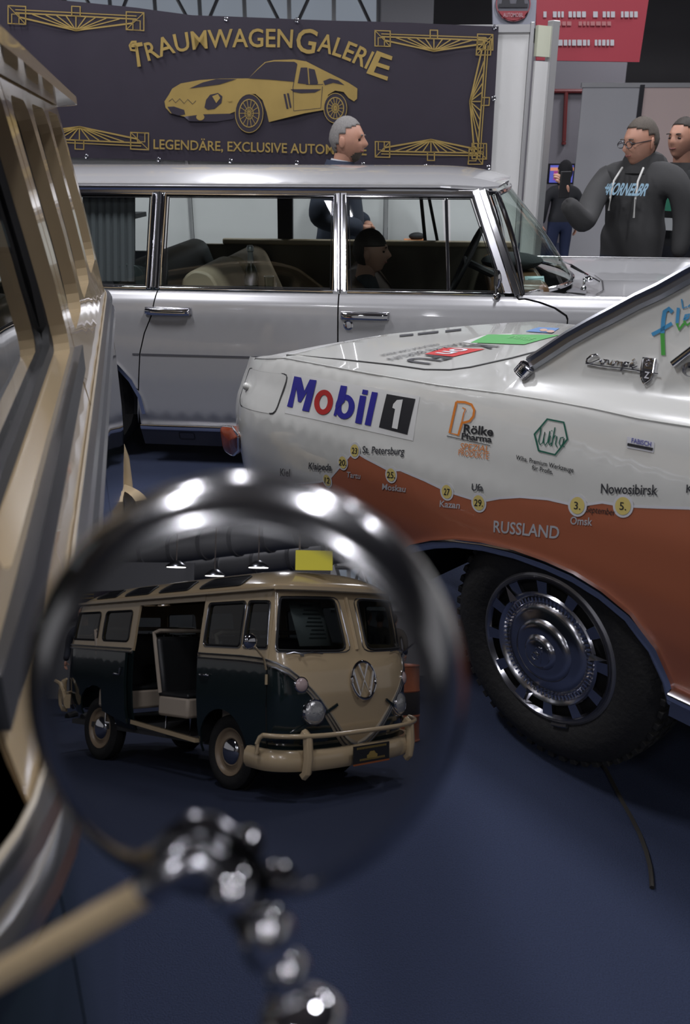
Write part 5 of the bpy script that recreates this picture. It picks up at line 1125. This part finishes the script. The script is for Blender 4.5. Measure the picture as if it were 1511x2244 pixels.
def head(parent, c, rz, k, skin_m, hair_m, hairline=.035, beard=None, glasses=False, tilt=0, style='short', cap=None):
    R_ = Matrix.Translation(Vector(c)) @ Matrix.Rotation(rz, 4, 'Z') @ Matrix.Rotation(tilt, 4, 'Y') @ Matrix.Scale(k, 4)
    def shape(th, ph, g=1.0, face=1.0):
        x = math.sin(ph)*math.cos(th); y = math.sin(ph)*math.sin(th); z = math.cos(ph)
        X, Y_, Z = .097*x, .077*y, .120*z
        if z < 0: 
            Y_ *= 1-.30*abs(z)**1.5*(1 if x > -.2 else .7); X = X*(1-.12*abs(z)) if x < 0 else X*(1+.02*abs(z))
            if x < 0: X *= 1-.25*abs(z)
        X *= g; Y_ *= g; Z *= g
        if x > 0 and face:
            ga = lambda y0, z0, sy, sz: math.exp(-((Y_-y0)/sy)**2-((Z-z0)/sz)**2)
            X += .024*ga(0, -.022, .011, .016) + .012*ga(0, .0, .009, .018) + .005*ga(0, -.060, .022, .007) + .006*ga(0, -.050, .02, .006) + .010*ga(0, -.098, .026, .016) + .005*ga(0, .034, .04, .010)
            X -= .012*ga(.033, .006, .015, .011) + .012*ga(-.033, .006, .015, .011) + .003*ga(0, -.055, .02, .0025)
        return Vector((X, Y_, Z))
    nu, nv = 48, 36
    def mk(fn, keep):
        b = MB(); vs_ = [fn(2*pi*i/nu, pi*j/nv) for j in range(nv+1) for i in range(nu)]
        fs = [(j*nu+i, j*nu+(i+1) % nu, (j+1)*nu+(i+1) % nu, (j+1)*nu+i) for j in range(nv) for i in range(nu)]
        fs = [f for f in fs if keep(sum((shape(2*pi*(q % nu)/nu, pi*(q//nu)/nv, 1, 0) for q in f), Vector())/4)]
        b.add([R_ @ v for v in vs_], fs); return b
    hb = mk(lambda t, p: shape(t, p), lambda c_: True)
    for s in (1, -1): hb.ellipsoid(R_ @ Vector((-.012, s*.077, -.008)), (.018*k, .008*k, .032*k), (R_.to_3x3() @ Vector((1, 0, 0)), R_.to_3x3() @ Vector((0, 1, 0)), R_.to_3x3() @ Vector((0, 0, 1))) if k == 1 else None, 12, 8)
    hb.tube([R_ @ Vector((-.015, 0, -.06)), R_ @ Vector((-.03, 0, -.13)), R_ @ Vector((-.045, 0, -.20))], .056*k, 16)
    ho = hb.build('head', skin_m, parent, M=1)
    def hair_keep(v):
        if style == 'short': return v.z > .062+.35*max(0, v.x-.03) if v.x > .015 else (v.z > .028 if v.x > -.02 else v.z > -.02 if v.x > -.045 else v.z > -.065)
        return v.z > .03 or v.x < -.02
    mk(lambda t, p: shape(t, p, 1.045+.018*math.sin(t*23+p*9)*math.sin(p*17+t*5), 0)+Vector((-.004, 0, .004)), hair_keep).build('hair', hair_m, ho, M=1, solid=.004)
    if beard: mk(lambda t, p: shape(t, p, 1.0, 1)+Vector((.003, 0, -.002)), lambda v: v.x > .03 and v.z < -.062 and abs(v.y) < .045).build('beard', beard, ho, M=1)
    b = MB()
    for s in (1, -1): b.ellipsoid(R_ @ Vector((.079, s*.033, .006)), (.009*k, .013*k, .006*k), None, 10, 6)
    b.build('eyes', mat('eye_dark', (.03, .02, .018), .2), ho, M=1)
    b = MB(); b.tube([R_ @ Vector((.095-.010*abs(q)/.022, q, -.056+abs(q)*.15)) for q in (-.022, -.011, 0, .011, .022)], .004*k, 6); b.build('mouth', mat('lip', (.28, .09, .08), .5), ho, M=1)
    b = MB()
    for s in (1, -1): b.tube([R_ @ Vector((.094-.003*abs(q), s*(.018+q), .028+.003*math.sin(q*90))) for q in (0, .012, .026, .034)], .0035*k, 6)
    b.build('eyebrows', hair_m, ho, M=1)
    if glasses:
        b = MB()
        for s in (1, -1):
            b.tube([R_ @ Vector((.106, s*(.034+.026*math.cos(a)), .004+.017*math.sin(a))) for a in [2*pi*q/20 for q in range(20)]], .0025*k, 6, True); b.tube([R_ @ Vector((.104, s*.060, .008)), R_ @ Vector((.0, s*.083, .01)), R_ @ Vector((-.02, s*.083, -.002))], .0025*k, 6)
        b.tube([R_ @ Vector((.108, -.010, .008)), R_ @ Vector((.108, .010, .008))], .0025*k, 6); b.build('glasses', mat('glasses_dark', (.03, .03, .035), .3), ho, M=1)
    return ho
def hand(parent, w_, d, up, m, s=1, curl=.6, nm='hand', k=1.0):
    """hand from wrist w_, pointing along d, palm normal up; fingers curl towards up"""
    w_, d, up = Vector(w_), Vector(d).normalized(), Vector(up).normalized(); sd_ = d.cross(up)*s
    V_ = [(tuple(w_), .026*k), (tuple(w_+d*.045*k), (.036*k, .018*k)), (tuple(w_+d*.085*k), (.036*k, .016*k))]; E_ = [(0, 1), (1, 2)]
    o = skinned(nm, parent, V_, E_, m)
    for i, (off, L) in enumerate(((-.028, .065), (-.009, .075), (.010, .070), (.028, .055))):
        p = w_+d*.080*k+sd_*off*k; pts = [p]; a = 0
        for q, f in enumerate((.42, .33, .25)):
            a += curl*(.8 if q == 0 else 1); pts.append(pts[-1]+(d*math.cos(a)+up*math.sin(a))*L*f*k)
        skinned('finger', o, [(tuple(x), .0088*k) for x in pts], [(0, 1), (1, 2), (2, 3)], m, 0, 1)
    p = w_+d*.025*k-sd_*.030*k; pts = [p, p+(d*.6-sd_*.6+up*.3)*.035*k, p+(d*.9-sd_*.5+up*.7)*.058*k]
    skinned('thumb', o, [(tuple(x), .0105*k) for x in pts], [(0, 1), (1, 2)], m, 0, 1)
    return o
def body(root, H, mt, arms, build_=1.0, seated=False, shoe=None):
    """H scale; arms = [(shoulder, elbow, wrist) for left (+y) and right (-y)]"""
    B_ = build_
    if not seated:
        legs = lambda s: [((.0, s*.10, .88), .105*B_), ((.03, s*.115, .50), .072*B_), ((-.01, s*.12, .12), .052)]
    else:
        legs = lambda s: [((.05, s*.10, .90), .09*B_), ((.42, s*.11, .92), .07*B_), ((.46, s*.11, .52), .05)]
    V_ = [((0, 0, .95), (.155*B_, .125*B_)), ((.01, 0, 1.10), (.16*B_, .135*B_)), ((.0, 0, 1.28), (.18*B_, .135*B_)), ((-.01, 0, 1.40), (.155*B_, .11*B_)), ((-.01, 0, 1.49), .068*B_)]
    E_ = [(0, 1), (1, 2), (2, 3), (3, 4)]
    for s, arm in ((1, arms[0]), (-1, arms[1])):
        n = len(V_); sh_ = Vector((.0, s*.18*B_, 1.375)); md_ = sh_.lerp(Vector(arm[0]), .45)+Vector((0, s*.025, -.01)); V_ += [(tuple(sh_), .078*B_), (tuple(md_), .070*B_), (arm[0], .060*B_), (arm[1], .045*B_)]; E_ += [(3, n), (n, n+1), (n+1, n+2), (n+2, n+3)]
        n = len(V_); V_ += legs(s); E_ += [(0, n), (n, n+1), (n+1, n+2)]
    V_ = [(tuple(c*H for c in v), (tuple(q*H for q in r) if isinstance(r, tuple) else r*H)) for v, r in V_]
    o = skinned('body', root, V_, E_, mt)
    if not seated:
        for s in (1, -1): MB().sweep([Vector((-.10, s*.12, .035))*H, Vector((-.06, s*.12, .05))*H, Vector((.05, s*.13, .045))*H, Vector((.16, s*.135, .035))*H], [(-.045*H, -.035*H), (.045*H, -.035*H), (.04*H, .02*H), (.015*H, .045*H), (-.015*H, .045*H), (-.04*H, .02*H)]).build('shoe', shoe or BLACK, root, M=1, bevel=.01)
    return o
HG = mat('hair_grey', (.20, .19, .18), .8, noise=.4, nscale=120); HD = mat('hair_dark', (.035, .028, .022), .7, noise=.4, nscale=120); HB = mat('hair_brown_grey', (.09, .075, .06), .8, noise=.4, nscale=120)
# smiling man behind the limousine
h = at_y(742, 312, 6.56); H = 1.02
r1 = empty('person', (h.x+.01, 6.56, 0), math.radians(-14), 'smiling person with short grey hair and goatee, dark blue jacket, standing behind the limousine', 'person')
body(r1, H, mat2('navy_clothes', (.022, .028, .045), (.018, .02, .026), .92), [((-.10, .36, 1.15), (.17, .12, 1.10)), ((-.08, -.36, 1.15), (.18, -.08, 1.08))], 1.35)
head(r1, (.05, 0, h.z+.01), 0, 1.22, SKIN, HG, beard=HB)
b = MB(); b.lathe((.005, 0, 1.475*H), (.15, 0, 1), [(.085, -.03), (.082, .02), (.075, .045), (.070, .02)], 24); b.build('shirt_collar', OFFW, r1, M=1)
b = MB(); b.lathe((-.005, 0, 1.46*H), (.1, 0, 1), [(.13, -.06), (.105, .03), (.095, .055), (.09, .02)], 24); b.build('jacket_collar', mat('navy_collar', (.03, .04, .07), .8), r1, M=1)
hand(r1, (.17*H, .12*H, 1.10*H), (.3, -1, -.1), (0, 0, -1), SKIN, 1, .35); hand(r1, (.18*H, -.08*H, 1.08*H), (.3, 1, .1), (0, 0, -1), SKIN, -1, .35)
# man in the grey hooded top holding up a phone
h = at_y(1393, 312, 6.62); H = 1.04
r2 = empty('person', (h.x+.06, 6.62, 0), math.radians(180+52), 'person in dark grey hooded top with blue chest lettering, wearing glasses and holding a phone', 'person')
HOOD = mat2('hoodie_grey', (.040, .040, .040), (.03, .035, .05), .90)
loc = lambda v: WM[r2.name].inverted() @ Vector(v)
hp = loc(at_y(1238, 432, 6.05)); el = loc(at_y(1278, 492, 6.15))
bo = body(r2, H, HOOD, [((-.03, .33, 1.12), (.02, .34, .86)), (tuple(el/H), tuple((hp-Vector((0, 0, .02)))/H))], 1.30)
head(r2, (.07, 0, h.z-.0), math.radians(-30), 1.28, SKIN, HB, glasses=True, tilt=.16)
b = MB(); b.lathe((-.02, 0, 1.46*H), (-.15, 0, 1), [(.15, -.08), (.145, .02), (.13, .06), (.11, .07), (.09, .05), (.09, -.02)], 28, sx=1, sy=.95); b.build('hood', HOOD, r2, M=1)
b = MB(); b.ellipsoid((-.13, 0, 1.43*H), (.09, .15, .12)); b.build('hood_back', HOOD, r2, M=1)
cordm = mat('cord_white', (.55, .55, .52), .7)
for s, L in ((1, .30), (-1, .26)): MB().tube([(.165, s*.075, 1.44*H), (.265, s*.085, 1.36*H), (.285, s*.09, 1.25*H), (.28, s*.092, 1.44*H-L-.02)], .0075, 8).build('drawstring', cordm, r2, M=1)
g = MB(); 
def chest(y, z):
    return Vector((.305-.8*y*y-.35*max(0, z-1.32), y, z))
text_on(g, '#KORNELBR', (-.155, 1.325), (.155, 1.325), (-.135, 1.40), chest, .03); g.build('chest_lettering', mat('print_blue', (.20, .33, .42), .6), r2, M=1)
dv_ = (loc(at_y(1234, 405, 6.02))-hp).normalized()
hand(r2, tuple(hp), tuple(dv_), (.3, -.7, .1), SKIN, 1, .55, k=1.15)
b = MB(); pc_ = at_y(1237, 405, 6.00); b.box(pc_, (.09, .014, .165), (Vector((.85, .5, 0)).normalized(), Vector((-.5, .85, 0)).normalized(), UPZ)); o = b.build('mobile_phone', BLACK, bevel=.006); tag(o, 'black mobile phone held up in the hand of the person with glasses', 'phone')
hand(r2, (.02*H, .34*H, .86*H), (0, 0, -1), (0, -1, 0), SKIN, -1, .3)
# man at the right edge
h = at_y(1503, 305, 7.15)
r3 = empty('person', (h.x, 7.15, 0), math.radians(180+35), 'person in black jacket with green and white print, cut by the right edge', 'person')
body(r3, 1.0, mat2('black_jacket', (.014, .015, .016), (.012, .014, .02), .92), [((-.03, .30, 1.12), (.06, .30, .88)), ((-.03, -.30, 1.12), (.06, -.30, .88))], 1.15)
head(r3, (.05, 0, h.z), 0, 1.2, SKIN, HD)
b = MB(); b.lathe((-.01, 0, 1.47), (0, 0, 1), [(.13, -.05), (.11, .03), (.10, .05), (.09, .0)], 24); b.build('collar', mat('black_collar', (.02, .02, .02), .8), r3, M=1)
b = MB(); b.add([Vector((.20-1.5*y*y, y, z)) for z in (1.18, 1.27) for y in (.14, .07, 0, -.07, -.14)], [(i, i+1, i+6, i+5) for i in range(4)]); b.build('chest_print', mat('print_green', (.03, .20, .12), .6), r3, M=1)
b = MB(); b.add([Vector((.205-1.5*y*y, y, z)) for z in (1.04, 1.13) for y in (.12, .06, 0, -.06, -.12)], [(i, i+1, i+6, i+5) for i in range(4)]); b.build('chest_print', mat('print_white', (.4, .42, .42), .6), r3, M=1)
hand(r3, (.06, .30, .88), (0, 0, -1), (0, -1, 0), SKIN, -1, .3); hand(r3, (.06, -.30, .88), (0, 0, -1), (0, 1, 0), SKIN, 1, .3)
# visitor seen from behind in the gap
h = at_y(1237, 378, 11.5)
r4 = empty('person', (h.x, 11.5, 0), math.radians(95), 'small distant visitor in dark beanie and dark coat standing beside the booth wall', 'person')
body(r4, h.z/1.66, mat2('dark_coat', (.02, .021, .024), (.02, .03, .075), .75), [((-.03, .29, 1.12), (.06, .28, .90)), ((-.03, -.29, 1.12), (.06, -.28, .90))], 1.15)
head(r4, (.0, 0, h.z), 0, 1.1, SKIN, mat('beanie', (.012, .012, .014), .9), style='cap')
hand(r4, (.06*h.z/1.66, .28*h.z/1.66, .90*h.z/1.66), (0, 0, -1), (0, -1, 0), SKIN, -1, .3); hand(r4, (.06*h.z/1.66, -.28*h.z/1.66, .90*h.z/1.66), (0, 0, -1), (0, 1, 0), SKIN, 1, .3)
# child inside the limousine
h = at_y(800, 552, 5.2)
r5 = empty('person', (h.x, 5.2, h.z-1.66*.66), math.radians(-8), 'dark haired child seated inside the limousine, looking to the right', 'person')
body(r5, .66, mat2('child_clothes', (.05, .055, .06), (.03, .03, .04), .6), [((.05, .24, 1.15), (.25, .16, 1.08)), ((.05, -.24, 1.15), (.25, -.16, 1.08))], 1.15, True)
head(r5, (.03, 0, 1.66*.66), 0, 1.0, mat('skin_shade', (.42, .24, .17), .5), HD, style='cap')
hand(r5, (.165, .106, .713), (1, -.2, 0), (0, 0, -1), SKIN, 1, .4, k=.7); hand(r5, (.165, -.106, .713), (1, .2, 0), (0, 0, -1), SKIN, -1, .4, k=.7)
# people behind the camera, seen in the round mirror
def mirror_person(px, py, y, rz, label, top, bot, hair, group=None):
    h = mirror_y(px, py, y); k = h.z/1.66
    r_ = empty('person', (h.x, y, 0), rz, label, 'person', group)
    body(r_, k, mat2(top[0], top[1], bot, .9), [((-.03, .28, 1.12), (.08, .26, .9)), ((-.03, -.28, 1.12), (.08, -.26, .9))], 1.1)
    head(r_, (.04, 0, 1.66*k), 0, 1.1*k, SKIN, hair); 
    for s in (1, -1): hand(r_, (.08*k, s*.26*k, .9*k), (0, 0, -1), (0, -s, 0), SKIN, -s, .3, k=k)
    return r_
mirror_person(186, 1346, -12.6, math.radians(100), 'grey haired person in dark jacket reflected in the mirror behind the bus', ('refl_navy', (.03, .035, .05)), (.02, .02, .03), HG)
mirror_person(803, 1352, -17, math.radians(-60), 'person in dark coat reflected in the mirror right of the bus windscreen', ('refl_dark', (.03, .03, .035)), (.02, .025, .04), HD)
mirror_person(832, 1356, -17.5, math.radians(-90), 'person in olive jacket with rucksack reflected right of the bus', ('refl_olive', (.10, .09, .07)), (.03, .035, .05), HD)
mirror_person(862, 1358, -17.2, math.radians(-80), 'person in brown jacket reflected furthest right in the mirror', ('refl_brown', (.12, .10, .08)), (.03, .04, .07), HD)
# oil drum behind the camera
c = mirror_z(866, 1622, 0); c.z = 0; h = mirror_y(866, 1456, c.y).z
dr = empty('oil_drum', c, 0, 'orange and black oil drum standing beyond the reflected bus nose', 'drum')
rr = h*.33
MB().lathe((0, 0, 0), (0, 0, 1), [(rr*.96, 0), (rr, .01), (rr, .02), (rr*.97, .03), (rr*.97, h*.32), (rr, h*.335), (rr*.97, h*.35), (rr*.97, h*.65), (rr, h*.665), (rr*.97, h*.68), (rr*.97, h-.02), (rr, h-.01), (rr*.98, h), (rr*.94, h-.015), (0, h-.015)], 40).build('barrel', mat('drum_orange', (.36, .11, .05), .4, noise=.15), dr, M=1)
MB().lathe((0, 0, 0), (0, 0, 1), [(rr*.98, h*.36), (rr*.985, h*.37), (rr*.985, h*.64), (rr*.98, h*.65)], 40).build('black_band', mat('drum_black', (.03, .025, .025), .45), dr, M=1)
# second banner on a dark wall, seen in the mirror, lettered so that the mirror shows it the right way round
by = -15.2
fm_ = lambda l: (lambda px, py: mirror_y(px, py, by+l))
bn2 = empty('exhibition_banner', mirror_y(225, 1340, by), 0, 'dark banner with gold heading seen in the mirror above the bus rear', 'banner')
q4 = [fm_(0)(*p) for p in ((118, 1300), (300, 1292), (300, 1352), (118, 1360))]; MB().add(q4+[v-Vector((0, .03, 0)) for v in q4], [(0, 1, 2, 3), (7, 6, 5, 4), (0, 4, 5, 1), (1, 5, 6, 2), (2, 6, 7, 3), (3, 7, 4, 0)]).build('fabric', PURPLE, bn2, smooth=False)
g = MB(); text_on(g, 'TRAUMWAGENG', (212, 1318), (292, 1312), (212, 1308), fm_(.02), .015); strip_on(g, [(128, 1304), (205, 1302), (205, 1310), (128, 1312)], 2, fm_(.02), True); strip_on(g, [(128, 1312), (128, 1352)], 3, fm_(.02)); g.build('heading_lettering', GOLD, bn2)
a_, b_ = mirror_y(60, 1400, by-.1), mirror_y(420, 1400, by-.1); o = MB().box(((a_.x+b_.x)/2, by-.12, 1.25), (abs(a_.x-b_.x), .05, 2.5)).build('wall_stand', mat('stand_grey', (.16, .16, .17), .6), smooth=False); tag(o, kind='structure')
# yellow exit board seen in the mirror
c = mirror_y(688, 1228, -7.5); e = mirror_y(728, 1250, -7.5)
ys = empty('yellow_sign', c, 0, 'yellow hanging sign reflected near the top of the round mirror', 'sign'); wY, hY = abs(e.x-c.x)*2, abs(c.z-e.z)*2
MB().box((0, 0, 0), (wY, .05, hY)).build('board', mat('sign_yellow', (.62, .55, .05), .4, emit=.35), ys, M=1, smooth=False); MB().tube([(-wY*.4, 0, hY/2), (-wY*.4, 0, 7.1-c.z)], .01, 6).build('cable', TRUSS, ys, M=1); MB().tube([(wY*.4, 0, hY/2), (wY*.4, 0, 7.1-c.z)], .01, 6).build('cable', TRUSS, ys, M=1)
for (px, py, yy) in ((566, 1244, -13.6), (386, 1243, -14.2), (470, 1262, -14.4)):
    c = mirror_y(px, py, yy); t = empty('pendant_lamp', c, 0, 'small flat pendant lamp seen in the mirror over the bus roof', 'lamp', 'pendant lamps seen in the mirror')
    MB().lathe((0, 0, 0), (0, 0, 1), [(.0, .12), (.06, .11), (.17, .03), (.18, 0), (.165, .0)], 20).build('shade', ALU, t, M=1)
    MB().lathe((0, 0, 0), (0, 0, 1), [(0, -.005), (.16, -.004), (.16, .004)], 20).build('diffuser', LAMPM, t, M=1)
    MB().tube([(0, 0, .11), (0, 0, 7.1-c.z)], .01, 5).build('cable', TRUSS, t, M=1)
